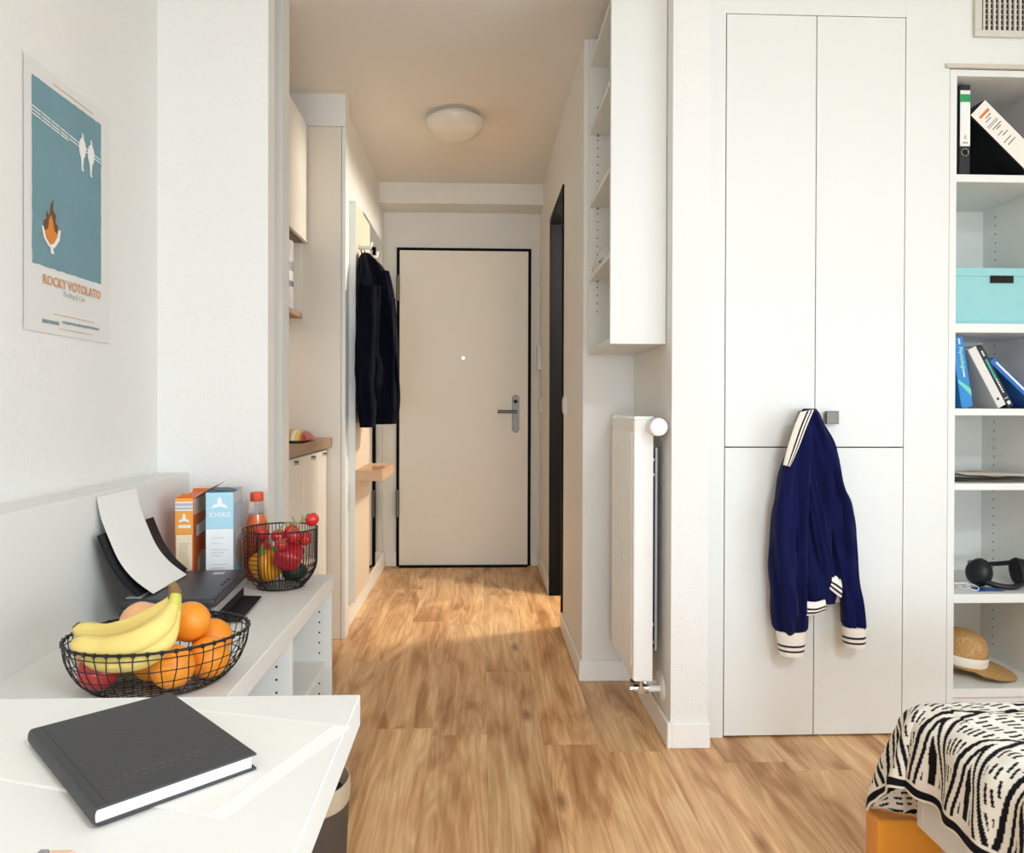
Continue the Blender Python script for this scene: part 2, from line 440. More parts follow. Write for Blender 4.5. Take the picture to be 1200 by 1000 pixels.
# bathroom ceiling lamp, out of sight, lights the doorway
t = thing('bathroom_lamp', 'round lamp on the bathroom ceiling behind the doorway', 'lamp', (.98, 4.0, 2.05))
MB().cyl((.98, 4.0, 2.16), (.98, 4.0, CEIL), .008).build('lamp_base', M_white2, t)
MB().lathe([(.02, .11), (.07, .10), (.09, .085)], 24, (.98, 4.0, 2.06)).build('lamp_shade', M_white2, t, smooth=60)
ld = bpy.data.lights.new('bathroom_light', 'POINT'); ld.energy = 92; ld.color = (1, .94, .82); ld.shadow_soft_size = .06
lo = bpy.data.objects.new('bathroom_light', ld); C.objects.link(lo); lo.location = (.98, 4.0, 2.05)

# switches and intercom on the hall wall
def wall_box(name, label, cat, y, z, w, h, d, parts):
    t = thing(name, label, cat, (XH, y, z - h / 2))
    B(XH - d, XH, y - w / 2, y + w / 2, z - h / 2, z + h / 2).build('housing', M_white, t, bevel=.003, seg=2)
    for (dy, dz, pw, ph) in parts:
        B(XH - d - .004, XH - d, y + dy - pw / 2, y + dy + pw / 2, z + dz - ph / 2, z + dz + ph / 2).build('button', M_white2, t, bevel=.0015)
wall_box('light_switch', 'white light switch beside the near edge of the dark doorway', 'switch', 3.60, 1.094, .085, .085, .014, [(0, 0, .06, .06)])
wall_box('light_switch', 'white light switch below the intercom by the entrance door', 'switch', 5.12, 1.097, .085, .085, .012, [(0, 0, .06, .06)])
wall_box('intercom', 'tall white intercom handset box near the entrance door', 'intercom', 5.16, 1.415, .09, .16, .026, [(0, -.05, .05, .02)])

# coat panel with peg, tray shelf, mirror
t = thing('coat_panel', 'birch coloured wall panel with white edge behind the dark coat', 'panel', (-.63, 3.95, .143))
B(-.656, -.603, 3.705, 4.205, .143, 2.068).build('board', M_birch, t)
B(-.656, -.598, 3.7005, 3.705, .143, 2.068).build('edge_strip', M_white, t)
pg = MB().tube([(-.603, 3.82, 1.868), (-.545, 3.82, 1.868), (-.54, 3.82, 1.895)], .009, 10)
pg.build('peg', M_white, t, smooth=50)
MB().tube([(-.603, 4.05, 1.868), (-.545, 4.05, 1.868), (-.54, 4.05, 1.895)], .009, 10).build('peg', M_white, t, smooth=50)

t = thing('tray_shelf', 'small oak tray shelf fixed below the dark coat', 'shelf', (-.535, 3.95, .727))
ts = MB().box(-.6035, -.470, 3.706, 4.19, .727, .757)
for b in ((-.6035, -.56, 3.706, 4.19), (-.49, -.470, 3.706, 4.19), (-.56, -.49, 3.706, 3.75), (-.56, -.49, 4.0, 4.19)): ts.box(*b, .757, .777)
ts.build('tray', M_oakt, t)
B(-.558, -.492, 3.752, 3.998, .7571, .759).build('recess_floor', mat('oak_recess', 'B58355', .55, .1, 8, stretch=(4, .6, 4)), t)  # floor of the tray recess, in a darker oak than the tray

t = thing('hall_mirror', 'tall frameless mirror beside the entrance door', 'mirror', (-.65, 4.6, .115))
B(XHL, -.642, 4.215, 4.99, .115, 2.15).build('backing', M_white2, t)
B(-.642, -.639, 4.217, 4.988, .117, 2.148).build('mirror_pane', M_mirror, t)

# garments ---------------------------------------------------------
def garment_loft(levels, Y, n=40, k=8, folds=7, amp=.06, seed=0, clamp=None, power=2.3):
    """levels: (py, xl, xr, half depth, dY) in photo pixels at distance Y; folds run down the cloth"""
    rings = []
    path = smooth_path(levels, k)
    for ri, (py, xl, xr, hd, dy) in enumerate(path):
        tp = min(1, .12 + (len(path) - 1 - ri) / 14)
        a = onY(xl, py, Y + dy); b = onY(xr, py, Y + dy); c = (a + b) / 2; hw = (b.x - a.x) / 2
        ring = []
        for j in range(n):
            th = 2 * PI * j / n; ct, st = math.cos(th), math.sin(th)
            ex = abs(ct) ** (2 / power) * (1 if ct >= 0 else -1); ey = abs(st) ** (2 / power) * (1 if st >= 0 else -1)
            nz = noise.noise(Vector((ct * 1.8 + seed, st * 1.8, c.z * 3.2)))
            nz2 = noise.noise(Vector((ct * 5 + seed, st * 5, c.z * 9 + ct * 3)))
            f = 1 + tp * amp * .45 * math.sin(folds * th + seed + 5 * c.z + 2.5 * nz) + tp * amp * 1.1 * nz + tp * amp * .8 * nz2
            p = Vector((c.x + hw * ex * f, Y + dy + hd * ey * (1 + (f - 1) * 5.5), c.z))
            if clamp: p = clamp(p)
            ring.append(p)
        rings.append(ring)
    return MB().loft(rings)

def cl(p):
    lim = -.596 if p.y > 3.69 else -.628
    if p.x < lim: p.x = lim + .002
    return p
t = thing('dark_coat', 'dark navy winter jacket hanging on the coat panel peg', 'jacket', (-.53, 3.81, .98))
lv = [(297, 424, 433, .02, 0), (303, 421, 439, .05, 0), (314, 418, 449, .08, 0), (333, 416, 457, .11, 0), (355, 414, 461, .125, 0), (380, 411, 462, .13, 0),
      (415, 411, 464, .135, 0), (440, 411, 466, .135, 0), (465, 414, 467, .13, 0), (486, 418, 466, .12, 0)]
garment_loft(lv, 3.81, folds=6, amp=.07, seed=3.1, clamp=cl).build('body', M_navyd, t, smooth=180)
garment_loft([(484, 420, 464, .11, 0), (492, 422, 463, .105, 0), (497, 422, 462, .10, 0)], 3.81, folds=16, amp=.03, seed=1, clamp=cl).build('hem_band', M_navyd, t, smooth=180)
garment_loft([(318, 447, 456, .03, -.06), (340, 450, 461, .04, -.06), (362, 452, 464, .045, -.06), (368, 453, 464, .045, -.06)], 3.81, n=24, amp=.05, seed=5).build('hood', M_navyd, t, smooth=180)
garment_loft([(335, 424, 446, .03, -.14), (380, 419, 444, .05, -.145), (430, 417, 442, .05, -.15), (470, 419, 441, .045, -.15), (492, 421, 440, .04, -.145), (501, 422, 438, .036, -.145)], 3.81, n=28, amp=.08, seed=8, clamp=cl).build('sleeve', M_navyd, t, smooth=180)
garment_loft([(350, 447, 463, .03, -.07), (400, 449, 466, .045, -.08), (450, 450, 468.5, .045, -.08), (478, 450, 468.5, .04, -.08), (497, 451, 464, .035, -.08)], 3.81, n=28, amp=.08, seed=12).build('sleeve', M_navyd, t, smooth=180)
MB().tube([onY(425, 300, 3.82), onY(423, 294, 3.82), onY(426, 291, 3.82), onY(428, 296, 3.82)], .003, 6).build('hanging_loop', M_navyd, t)

# ================================================================== KITCHEN NICHE
t = thing('tall_kitchen_panel', 'tall cream cabinet side closing the kitchen niche', 'cabinet', (-.92, 3.65, 0))
B(XK, -.648, 3.60, 3.70, 0, 2.383).build('side_panel', M_kit, t, bevel=.001)
B(-.646, -.628, 3.60, 3.70, 0, 2.383).build('front_edge', M_white, t, bevel=.001)
t = thing('kitchen_base_cabinet', 'cream kitchen base cabinet under the wooden worktop', 'cabinet', (-.95, 3.2, 0))
B(XK + .004, -.73, 2.805, 3.598, 0, .893).build('carcass', M_cream, t)
ys = (2.81, 3.12, 3.40, 3.595)
for a, b in zip(ys[:-1], ys[1:]):
    dr = B(-.729, -.711, a + .002, b - .002, .10, .885).build('door', M_kit, t, bevel=.001)
    MB().cyl((-.711, (a + b) / 2, .868), (-.692, (a + b) / 2, .868), .008, n=12).build('knob', M_chrome, dr, smooth=40)
tag(B(XK, -.688, 2.802, 3.599, .895, .94).build('kitchen_worktop', M_walnut, bevel=.003), 'brown wooden worktop in the kitchen niche', 'worktop')
t = thing('kitchen_wall_cabinet', 'cream wall cabinet high in the kitchen niche', 'cabinet', (-1.0, 3.2, 1.84))
B(XK, -.82, 2.805, 3.598, 1.858, 2.383).build('carcass', M_cream, t)
for a, b in ((2.807, 3.2), (3.202, 3.596)): B(-.819, -.80, a, b, 1.84, 2.383).build('door', M_kit, t, bevel=.001)
t = thing('kitchen_open_shelf', 'open cream shelf hanging under the kitchen wall cabinet', 'shelf', (-1.0, 3.2, 1.49))
B(XK, -.822, 2.805, 3.58, 1.49, 1.512).build('bottom_board', M_walnut, t)
B(XK, -.822, 3.58, 3.598, 1.49, 1.838).build('side_board', M_cream, t)
B(XK, -.826, 2.805, 3.58, 1.84, 1.856).build('top_board', M_walnut, t)
# fill strip added under the open shelf to brighten niche and hall
t = thing('shelf_fill_lamp', 'slim fill light strip added under the open kitchen shelf', 'lamp', (-1.0, 3.2, 1.475))
B(-1.06, -1.02, 2.9, 3.5, 1.476, 1.489).build('housing', M_white2, t, bevel=.002)
area('shelf_fill_light', (-1.04, 3.2, 1.472), (0, 0, 0), .03, .56, .8, (1, .90, .76))
# tin in the open shelf
t = thing('storage_tin', 'grey and white printed tin standing on the open kitchen shelf', 'tin', (-.885, 3.44, 1.512))
p_ = [(.052, 0), (.055, .004), (.055, .30), (.052, .305)]
MB().lathe(p_, 24, (-.885, 3.44, 1.512)).build('can', mat('tin_print', 'B9B7B4', .45, .3, 24, stretch=(1, 1, 1.5)), t, smooth=40)
MB().lathe([(.0556, .10), (.0556, .125)], 24, (-.885, 3.44, 1.512), cap=False).build('label_band', mat('tin_band', '4a4a50', .5, .2, 30), t, smooth=40)
MB().lathe([(.0556, .17), (.0556, .21)], 24, (-.885, 3.44, 1.512), cap=False).build('label_band', mat('tin_band2', '77767a', .5, .2, 30), t, smooth=40)
# snack bag on worktop
t = thing('snack_bag', 'red yellow and brown snack bag lying on the wooden worktop', 'packet', (-.77, 3.15, .94))
def pillow(cx, cy, z0, lx, ly, h, rot, mi_fn, nu=20, nv=12):
    m = MB(); R = Matrix.Translation((cx, cy, z0)) @ Matrix.Rotation(rot, 4, 'Z')
    m.M = R
    for sgn in (1, 0):
        def fn(u, v, sgn=sgn):
            x = (u - .5) * lx; y = (v - .5) * ly
            e = (max(0, 1 - abs(2 * u - 1) ** 3) * max(0, 1 - abs(2 * v - 1) ** 3)) ** .5
            w = .12 * noise.noise(Vector((u * 5, v * 5, sgn * 3)))
            return (x, y, h * .22 + (h * .78 * e * (1 + w) if sgn else -h * .22 * e))
        m.grid(fn, nu, nv, mi_fn)
    return m
Mbag = [mat('bag_tan', 'B9976B', .35, .2, 20), mat('bag_red', 'B03A2A', .35, .1, 20), mat('bag_yellow', 'E8C65A', .35, .1, 20), mat('bag_white', 'E9E2D2', .35, .1, 20)]
pillow(-.775, 3.20, .9402, .15, .36, .05, .12, lambda i, j: 1 if i > 16 else (2 if i in (14, 15) and j < 7 else (3 if i in (12, 13) and j < 5 else (1 if j > 10 else 0)))).build('bag', Mbag, t, smooth=60)

# ================================================================== WARDROBE
YW = 2.485
t = thing('built_in_wardrobe', 'white built in wardrobe with four flush doors', 'wardrobe', (1.1, 2.75, 0))
B(.80, 1.40, YW + .025, YRC - .005, .005, 2.40).build('carcass', M_gap, t)
B(.729, .7985, YW + .002, YW + .04, 0, CEIL).build('filler_strip', M_white, t)
B(1.4005, 1.548, YW + .001, YW + .04, 0, CEIL).build('filler_strip', M_white, t)
B(.7985, 1.4005, YW + .002, YW + .04, 2.3745, CEIL).build('top_panel', M_white, t)
kx = {(0, 1): 1.059, (1, 1): 1.148}
for i, (x0, x1) in enumerate(((.8015, 1.0985), (1.1015, 1.3975))):
    for j, (z0, z1) in enumerate(((.006, .953), (.957, 2.371))):
        dr = B(x0, x1, YW, YW + .018, z0, z1).build('door', M_white, t, bevel=.0008)
        if j:
            k_ = kx[(i, 1)]
            m = MB().box(k_ - .021, k_ + .021, YW - .026, YW - .012, 1.032, 1.074).cyl((k_, YW - .013, 1.053), (k_, YW, 1.053), .006, n=12)
            m.build('knob', M_steel, dr, bevel=.0015, label='square brushed steel knob')

# navy bomber jacket on the wardrobe knob
t = thing('bomber_jacket', 'navy bomber jacket with cream striped cuffs hanging on the wardrobe knob', 'jacket', (1.1, 2.44, .33))
YJ = 2.437
def clj(p):
    if p.y > YW - .002: p.y = YW - .003
    return p
body = [(479, 942, 956, .012, .005), (485, 938, 960, .026, 0), (497, 934, 965, .034, 0), (515, 929, 974, .038, 0), (545, 921, 982, .04, 0), (580, 914, 987, .042, 0),
        (620, 914, 990, .042, 0), (655, 922, 988, .04, 0), (680, 934, 984, .036, 0), (706, 944, 978, .03, .004)]
bo = garment_loft(body, YJ, n=72, k=8, folds=5, amp=.085, seed=2.2, clamp=clj).build('body', M_navy, t, smooth=180)
lsl = [(500, 933, 950, .015, -.02), (525, 925, 949, .03, -.022), (560, 914, 947, .036, -.022), (605, 906, 944, .04, -.02), (655, 903.5, 943, .04, -.018), (700, 904.5, 944, .038, -.016), (730, 907, 944, .034, -.014), (738, 909, 943, .03, -.013), (748, 915, 938, .016, -.012)]
garment_loft(lsl, YJ, n=40, k=9, folds=4, amp=.10, seed=6.6, clamp=clj).build('sleeve', M_navy, t, smooth=180)
rsl = [(500, 956, 968, .012, -.015), (525, 960, 980, .026, -.022), (565, 966, 987, .034, -.024), (588, 968, 997, .036, -.02), (620, 971, 1001.5, .036, -.018), (660, 978, 1003.5, .036, -.016), (700, 986, 1008, .034, -.014), (728, 988, 1013, .03, -.012), (734, 989, 1013, .027, -.012), (743, 993, 1008, .015, -.012)]
garment_loft(rsl, YJ, n=40, k=9, folds=4, amp=.11, seed=9.4, clamp=clj).build('sleeve', M_navy, t, smooth=180)
fold = [(560, 944, 956, .01, -.03), (590, 946, 962, .022, -.036), (620, 950, 968, .022, -.036), (650, 956, 974, .02, -.034), (676, 962, 978, .012, -.028)]
garment_loft(fold, YJ, n=28, k=8, amp=.09, seed=4.2).build('sleeve_fold', M_navy, t, smooth=180)
def cuff(levels, rows, stripes, dy, hd):
    """ribbed band: levels of (py, xl, xr)"""
    lv = smooth_path([l + (hd, dy) for l in levels], rows // (len(levels) - 1))
    rings = []
    n = 60
    for (py, xl, xr, h, d) in lv:
        a = onY(xl, py, YJ + d); b = onY(xr, py, YJ + d); c = (a + b) / 2; hw = (b.x - a.x) / 2
        rings.append([clj(Vector((c.x + hw * math.cos(2 * PI * j / n) * (1 + .012 * (j % 2)), YJ + d + h * math.sin(2 * PI * j / n) * (1 + .04 * (j % 2)), c.z))) for j in range(n)])
    mis = [1 if i in stripes else 0 for i in range(len(rings) - 1)]
    return MB().loft(rings, mis=mis)
cuff([(739, 909.5, 944), (755, 912, 942.5), (767, 913.5, 941)], 24, (11, 12, 16, 17), -.012, .033).build('cuff', [M_rib, M_ribk], t, smooth=60, label='cream ribbed cuff with two black stripes')
cuff([(734, 987, 1014.5), (747, 988, 1013.5), (757, 989, 1013)], 20, (8, 9, 13, 14), -.012, .031).build('cuff', [M_rib, M_ribk], t, smooth=60, label='cream ribbed cuff with two black stripes')
def ribbon(left, right, k, nv, stripes, Yo, bulge):
    L = smooth_path([tuple(p) for p in left], k); R = smooth_path([tuple(p) for p in right], k); m = MB()
    nu = len(L) - 1
    def fn(u, v):
        i = round(u * nu); a = onY(L[i][0], L[i][1], Yo); b = onY(R[i][0], R[i][1], Yo)
        p = a.lerp(b, v); p.y -= bulge * math.sin(PI * v) + .0006 * (round(v * nv) % 2); return p
    m.grid(fn, nu, nv, lambda i, j: 1 if j in stripes else 0)
    def fb(u, v):
        p = fn(u, v); p.y = Yo + .004; return p
    m.grid(fb, nu, nv)
    return m
ribbon([(938, 483), (931, 500), (923, 525), (918, 545)], [(954, 480), (945.5, 500), (936, 525), (926, 547)], 8, 14, (5, 6, 9, 10), YJ - .058, .012).build('collar', [M_rib, M_ribk], t, smooth=60, label='cream collar with black stripes')
ribbon([(945, 705), (956, 706), (967, 703)], [(945, 722), (956, 721), (966, 717)], 6, 14, (6, 7, 10, 11), YJ - .040, .008).build('hem_band', [M_rib, M_ribk], t, smooth=60)
ribbon([(975, 674), (981, 676), (986, 680)], [(972, 690), (979, 696), (986, 701)], 6, 14, (6, 7, 10, 11), YJ - .034, .006).build('hem_band', [M_rib, M_ribk], t, smooth=60)
B(onY(966, 700, 2.45).x, onY(986, 700, 2.45).x, 2.446, 2.45, onY(970, 706, 2.45).z, onY(970, 690, 2.45).z).build('lining', mat('jacket_lining', 'D8D3CA', .8), t)

# ================================================================== BOOKCASE
YB = 2.87
XB0, XB1 = 1.575, 1.922
t = bookcase = thing('bookcase', 'tall white built in bookcase beside the wardrobe', 'bookcase', (1.75, 2.68, 0))
B(XB0 - .024, XB0, YW + .003, YB + .015, 0, 2.208).build('side_panel', M_white, t, bevel=.001)
B(XB1, XB1 + .024, YW + .003, YB + .015, 0, 2.208).build('side_panel', M_white, t, bevel=.001)
B(XB0, XB1, YW + .003, YB + .015, 2.186, 2.208).build('top_panel', M_white, t, bevel=.001)
B(XB0, XB1, YB, YB + .012, 0, 2.186).build('back_panel', M_white, t)
B(XB0, XB1, YW + .02, YW + .04, 0, .12).build('plinth', M_white, t)
SH = ((1.862, .025), (1.367, .03), (1.084, .023), (.834, .022), (.465, .03), (.149, .029))
for z, th in SH: B(XB0, XB1, YW + .006, YB, z - th, z).build('shelf', M_white, t, bevel=.001)
ho = MB()
for z in [.2 + .032 * i for i in range(60)]:
    if any(s[0] - s[1] - .01 < z < s[0] + .01 for s in SH): continue
    for y in (2.56, 2.80): ho.cyl((XB1 - .0004, y, z), (XB1 + .001, y, z), .003, n=8)
ho.build('peg_holes', M_dark, t)['kind'] = 'stuff'
struct(B(1.548, XR, YW + .001, YW + .1, 2.2225, CEIL), 'wall_right_upper', M_white, 'white panel above the bookcase')
struct(B(1.532, XB1 + .025, YW - .009, YW + .0014, 2.209, 2.2222), 'trim_3', mat('lip_greige', 'C9C1B4', .5, .02), 'thin lip above the bookcase')
struct(B(XB1 + .026, XR, YW + .001, YW + .1, 0, 2.2224), 'wall_right_lower', M_white, 'white panel beside the bookcase')

# ventilation grille
t = thing('air_vent', 'pale air vent grille above the bookcase', 'vent', (1.79, YW - .005, 2.312))
M_vent = mat('vent_grey', 'CFCBC0', .5, .03)
fv = MB(); vx0, vx1, vz0, vz1 = 1.625, 2.0, 2.312, 2.50
fv.box(vx0, vx1, YW - .012, YW, vz0, vz0 + .022).box(vx0, vx1, YW - .012, YW, vz1 - .022, vz1).box(vx0, vx0 + .024, YW - .012, YW, vz0 + .022, vz1 - .022).box(vx1 - .024, vx1, YW - .012, YW, vz0 + .022, vz1 - .022)
fv.build('frame', M_vent, t, bevel=.002)
B(vx0 + .02, vx1 - .02, YW - .0015, YW + .0005, vz0 + .02, vz1 - .02).build('duct', M_dark, t)
x = vx0 + .0285
while x < vx1 - .025:
    B(x, x + .0075, YW - .0095, YW - .003, vz0 + .022, vz1 - .022).build('slat', M_vent, t)
    x += .0176
for z in [vz0 + .04 + .018 * i for i in range(7)]:
    B(vx0 + .024, vx1 - .024, YW - .003, YW - .002, z, z + .003).build('cross_bar', M_vent, t)

# --- things on the bookcase shelves
def slab(name, x0, z0, ang, w, h, d, y0, m, parent, bevel=.001, extra=None):
    """box with its lower left front corner at (x0,y0,z0), leaning by ang (clockwise) in the front plane"""
    M = Matrix.Translation((x0, y0, z0)) @ Matrix.Rotation(ang, 4, 'Y')
    return MB(M).box(0, w, 0, d, 0, h).build(name, m, parent, bevel=bevel), M
# black ring binder
t = thing('ring_binder', 'upright black ring binder with white spine label and green band', 'binder', (1.60, 2.65, 1.862))
z0 = 1.862
bdx = onY(1124.3, 150, 2.525).x - 1.580
B(1.580 + bdx, 1.618 + bdx, 2.525, 2.81, z0 + .0005, z0 + .312).build('cover', mat('binder_black', '202127', .55, .1, 30), t, bevel=.002)
B(1.582 + bdx, 1.616 + bdx, 2.5235, 2.525, z0 + .105, z0 + .292).build('spine_label', M_paper, t)
B(1.582 + bdx, 1.616 + bdx, 2.5232, 2.5236, z0 + .253, z0 + .279).build('green_band', mat('label_green', '1F9A57', .6), t)
m = MB(); m.tube([(1.599 + bdx + .012 * math.cos(a), 2.5235, z0 + .084 + .012 * math.sin(a)) for a in [2 * PI * k / 20 for k in range(20)]], .002, 6, closed=True)
m.build('finger_ring', M_chrome, t, smooth=60)
MB().cyl((1.599 + bdx, 2.5245, z0 + .084), (1.599 + bdx, 2.526, z0 + .084), .011, n=16).build('finger_hole', M_dark, t)
M_ink = mat('print_grey', '8a8a8a', .7)
mk = MB()
for dx_, z_, w_, h_ in ((-.003, .136, .006, .004), (-.003, .129, .006, .004), (-.009, .114, .004, .004), (-.004, .114, .007, .004), (.004, .114, .006, .004)): mk.box(1.599 + bdx + dx_, 1.599 + bdx + dx_ + w_, 2.5229, 2.5235, z0 + z_, z0 + z_ + h_)
mk.build('small_print', M_ink, t)
# leaning white spine binder
p1 = onY(1140, 135, 2.53); p2 = onY(1157, 114, 2.53)
p1.x -= .010
ang, wd = math.radians(46.5), .074     # leans on the upright binder, its foot on the shelf against the right side
t = thing('ring_binder', 'tilted wide binder with white spine and black covers', 'binder', (1.72, 2.66, 1.862))
Mb = frame(p1, (math.cos(ang), 0, math.sin(ang)), (0, 1, 0))   # local x: across spine, y: depth, z: ex x ey -> up along the binder top
bl = (p1.z - 1.8622) / math.cos(ang)
MB(Mb).box(0, wd, .004, .285, -bl, 0).box(.001, wd - .001, .0, .004, -bl, -.0005).build('cover', mat('binder_marble', '101014', .55, .3, 60), t, bevel=.0008)
# make sure spine faces the camera
MB(Mb).box(.0015, wd - .0015, -.0012, 0, -bl + .002, -.002).build('spine_label', mat('spine_cream', 'E9E4DA', .6, .03, 20), t)
mk = MB(Mb)
mk.box(.016, wd - .014, -.0017, -.0012, -.036, -.027)
mk.build('orange_mark', mat('marker_orange', 'E0702A', .6, .15, 60), t)
mk = MB(Mb)
random.seed(3)
for (zz, x0_, x1_) in ((-.048, .03, .055), (-.058, .02, .045), (-.073, .012, .058), (-.079, .012, .058), (-.092, .02, .06), (-.10, .03, .05), (-.118, .018, .04), (-.13, .03, .055), (-.15, .015, .05), (-.165, .02, .055)):
    x = x0_
    while x < x1_:
        w_ = random.uniform(.003, .007); hh = .0035 if zz not in (-.073, -.079) else .002
        mk.box(x, min(x + w_, x1_), -.0016, -.0012, zz, zz + hh)
        x += w_ + (.0015 if zz not in (-.073, -.079) else 0)
mk.build('handwriting', mat('ink_dark', '3a3a3c', .7), t)

# turquoise box
z0 = 1.367
t = thing('storage_box', 'turquoise cardboard storage box with lid on the bookcase', 'box', (1.745, 2.66, z0))
M_tq = mat('turquoise_card', '8FC4C6', .6, .03, 20, .1, 200)
B(1.582, 1.905, 2.528, 2.83, z0 + .0005, z0 + .185).build('body', M_tq, t, bevel=.0015)
B(1.5785, 1.909, 2.5245, 2.834, z0 + .163, z0 + .192).build('lid', M_tq, t, bevel=.0015)
hx0, hx1 = onY(1161, 325, 2.523).x, onY(1188, 325, 2.523).x
B(hx0, hx1, 2.5235, 2.5255, z0 + .141, z0 + .166).build('handle_slot', M_dark, t)

# books
z0 = 1.084
def book(name, label, lx, ang, w, h, d, y0, mcover, mpages, group=None):
    t = thing(name, label, 'book', (lx, y0 + d / 2, z0), group)
    M = Matrix.Translation((lx, y0, z0 + .0005)) @ Matrix.Rotation(ang, 4, 'Y')
    MB(M).box(0, w, 0, .003, 0, h).box(0, .0025, .003, d, 0, h).box(w - .0025, w, .003, d, 0, h).build('cover', mcover, t, bevel=.0008)
    MB(M).box(.0027, w - .0027, .0032, d - .004, .003, h - .003).build('pages', mpages, t)
    return t, M
M_bl = mat('book_blue', '1C7FC0', .35, .12, 14)
t, M = book('psychology_book', 'upright blue paperback leaning on the bookcase side', onY(1127, 479, 2.54).x, math.radians(-9), .040, .243, .17, 2.54, M_bl, M_page)
MS = M @ frame((.026, -.0006, .165), (0, 0, -1), (1, 0, 0))
text('lettering', 'Psychologie', .0175, MS, mat('mint_print', 'A9E6C8', .5), t, bold=.0003)
mk = MB(M)
for z_ in (.236, .231, .226, .221, .123, .118, .113, .108): mk.box(.022, .028, -.0006, 0, z_ - .0038, z_)
mk.build('small_print', M_paper, t)
MB(M).prism([(.001, -.0004, .10), (.041, -.0004, .062), (.041, -.0004, .036), (.001, -.0004, .088)], (0, .0003, 0)).build('green_swoosh', mat('mint_band', '63CDB0', .4, .1, 20), t)
MB(M).lathe([(.001, 0), (.006, .0001)], 10, (.031, -.0008, .014)).build('emblem', M_paper, t)
t, M = book('white_book', 'thick white hardback leaning between the blue and black books', onY(1170, 479, 2.54).x, math.radians(-28.5), .030, .225, .16, 2.54, mat('book_white', 'D8D5CE', .5, .03, 12), M_page)
MB(M).box(.010, .018, -.0005, 0, .026, .034).build('emblem', M_dark, t)
t, M = book('black_book', 'slim black hardback with turquoise title on its leaning spine', onY(1182, 479, 2.542).x, math.radians(-28.5), .020, .235, .16, 2.542, mat('book_black', '17161b', .4, .1, 20), M_page)
mk = MB(M); z = .185
while z > .115: mk.box(.005, .012, -.0005, 0, z - .007, z); z -= .0085
mk.build('title', mat('teal_print', '2FB6A6', .5), t)
mk = MB(M); z = .108
while z > .06: mk.box(.007, .012, -.0005, 0, z - .006, z); z -= .009
for zz in (.212, .205, .198): mk.box(.006, .012, -.0005, 0, zz, zz + .005)
mk.box(.003, .017, -.0005, 0, .035, .037)
mk.box(.005, .016, -.0005, 0, .012, .024)
mk.build('lettering', M_paper, t)
t, M = book('blue_binder', 'bright blue folder with white spine strip leaning at the far right', 1.903, math.radians(-47), .022, .232, .20, 2.55, mat('folder_blue', '1E63B5', .4, .1, 14), M_page)
MB(M).box(.012, .018, -.0006, 0, .01, .215).build('spine_strip', M_paper, t)

# papers
z0 = .834
t = thing('document_folder', 'clear grey plastic folder lying on the bookcase shelf', 'folder', (1.75, 2.68, z0))
M_clear = mat('folder_grey', 'D2CFC8', .3, .03, 8)
def sheet(mb, cx, cy, z, lx, ly, rot, th=.0008, bend=0):
    mb.M = Matrix.Translation((cx, cy, z)) @ Matrix.Rotation(rot, 4, 'Z')
    for dz in (0, th):
        mb.grid(lambda u, v, dz=dz: ((u - .5) * lx, (v - .5) * ly, dz + bend * (2 * u - 1) ** 2), 8, 4)
    return mb
sheet(MB(), 1.748, 2.69, z0 + .001, .325, .30, 0, .002, .010).build('cover', M_clear, t)
sheet(MB(), 1.748, 2.69, z0 + .0125, .31, .29, .02, .002, .006).build('cover', M_clear, t)
o = sheet(MB(), 1.775, 2.64, z0 + .0200, .20, .20, .5, .0006).build('brown_envelope', mat('kraft_paper', 'C6A679', .8, .06, 10)); tag(o, 'brown kraft envelope on top of the grey folder', 'envelope')
o = sheet(MB(), 1.79, 2.60, z0 + .0212, .23, .13, -.25, .0006).build('paper_sheet', M_paper); tag(o, 'loose white sheets over the brown envelope in the bookcase', 'paper')

# headphones, cable, card
z0 = .465
t = thing('headphones', 'black over ear headphones lying on the bookcase shelf', 'headphones', (1.75, 2.62, z0))
M_hp = mat('headphone_black', '17181c', .4, .1, 30)
M_hpp = mat('headphone_pad', '0e0f12', .75, .1, 40, .2, 90)
def cup(c, ax, mname=''):
    c = Vector(c); ax = Vector(ax).normalized(); Mx = frame(c, Vector((0, 0, 1)).cross(ax), Vector((0, 0, 1)) - ax * ax.z)
    MB(Mx).lathe([(.012, -.020), (.030, -.018), (.038, -.008), (.040, .002), (.038, .006)], 28, fn=lambda a, z: 1 + .12 * abs(math.sin(a)) ** 2).build('ear_cup', M_hp, t, smooth=50)
    MB(Mx).lathe([(.020, .004), (.040, .004), (.044, .012), (.041, .022), (.028, .025), (.020, .022)], 28, fn=lambda a, z: 1 + .12 * abs(math.sin(a)) ** 2).build('ear_pad', M_hpp, t, smooth=60)
cup((1.722, 2.590, z0 + .052), (.75, .35, -.15))
cup((1.888, 2.600, z0 + .052), (-.9, .1, -.1))
hb = [(1.735, 2.60, z0 + .082), (1.748, 2.66, z0 + .072), (1.775, 2.71, z0 + .06), (1.815, 2.73, z0 + .05), (1.86, 2.71, z0 + .055), (1.89, 2.66, z0 + .07), (1.893, 2.61, z0 + .085)]
MB().tube(smooth_path(hb, 6), .0085, 10).build('headband', M_hp, t, smooth=60)
hb2 = [(1.728, 2.575, z0 + .025), (1.77, 2.545, z0 + .014), (1.82, 2.54, z0 + .012), (1.875, 2.565, z0 + .022)]
MB().tube(smooth_path(hb2, 6), .0095, 10).build('band_slider', M_hp, t, smooth=60)
m = MB(); pts = []
random.seed(11)
for k in range(60):
    a = k * .55; r = .012 + .012 * math.sin(k * .37)
    pts.append((1.640 + .0011 * k * .5 + r * math.cos(a), 2.565 + r * math.sin(a) + .02 * math.sin(k * .09), z0 + .004 + .016 * abs(math.sin(k * .23))))
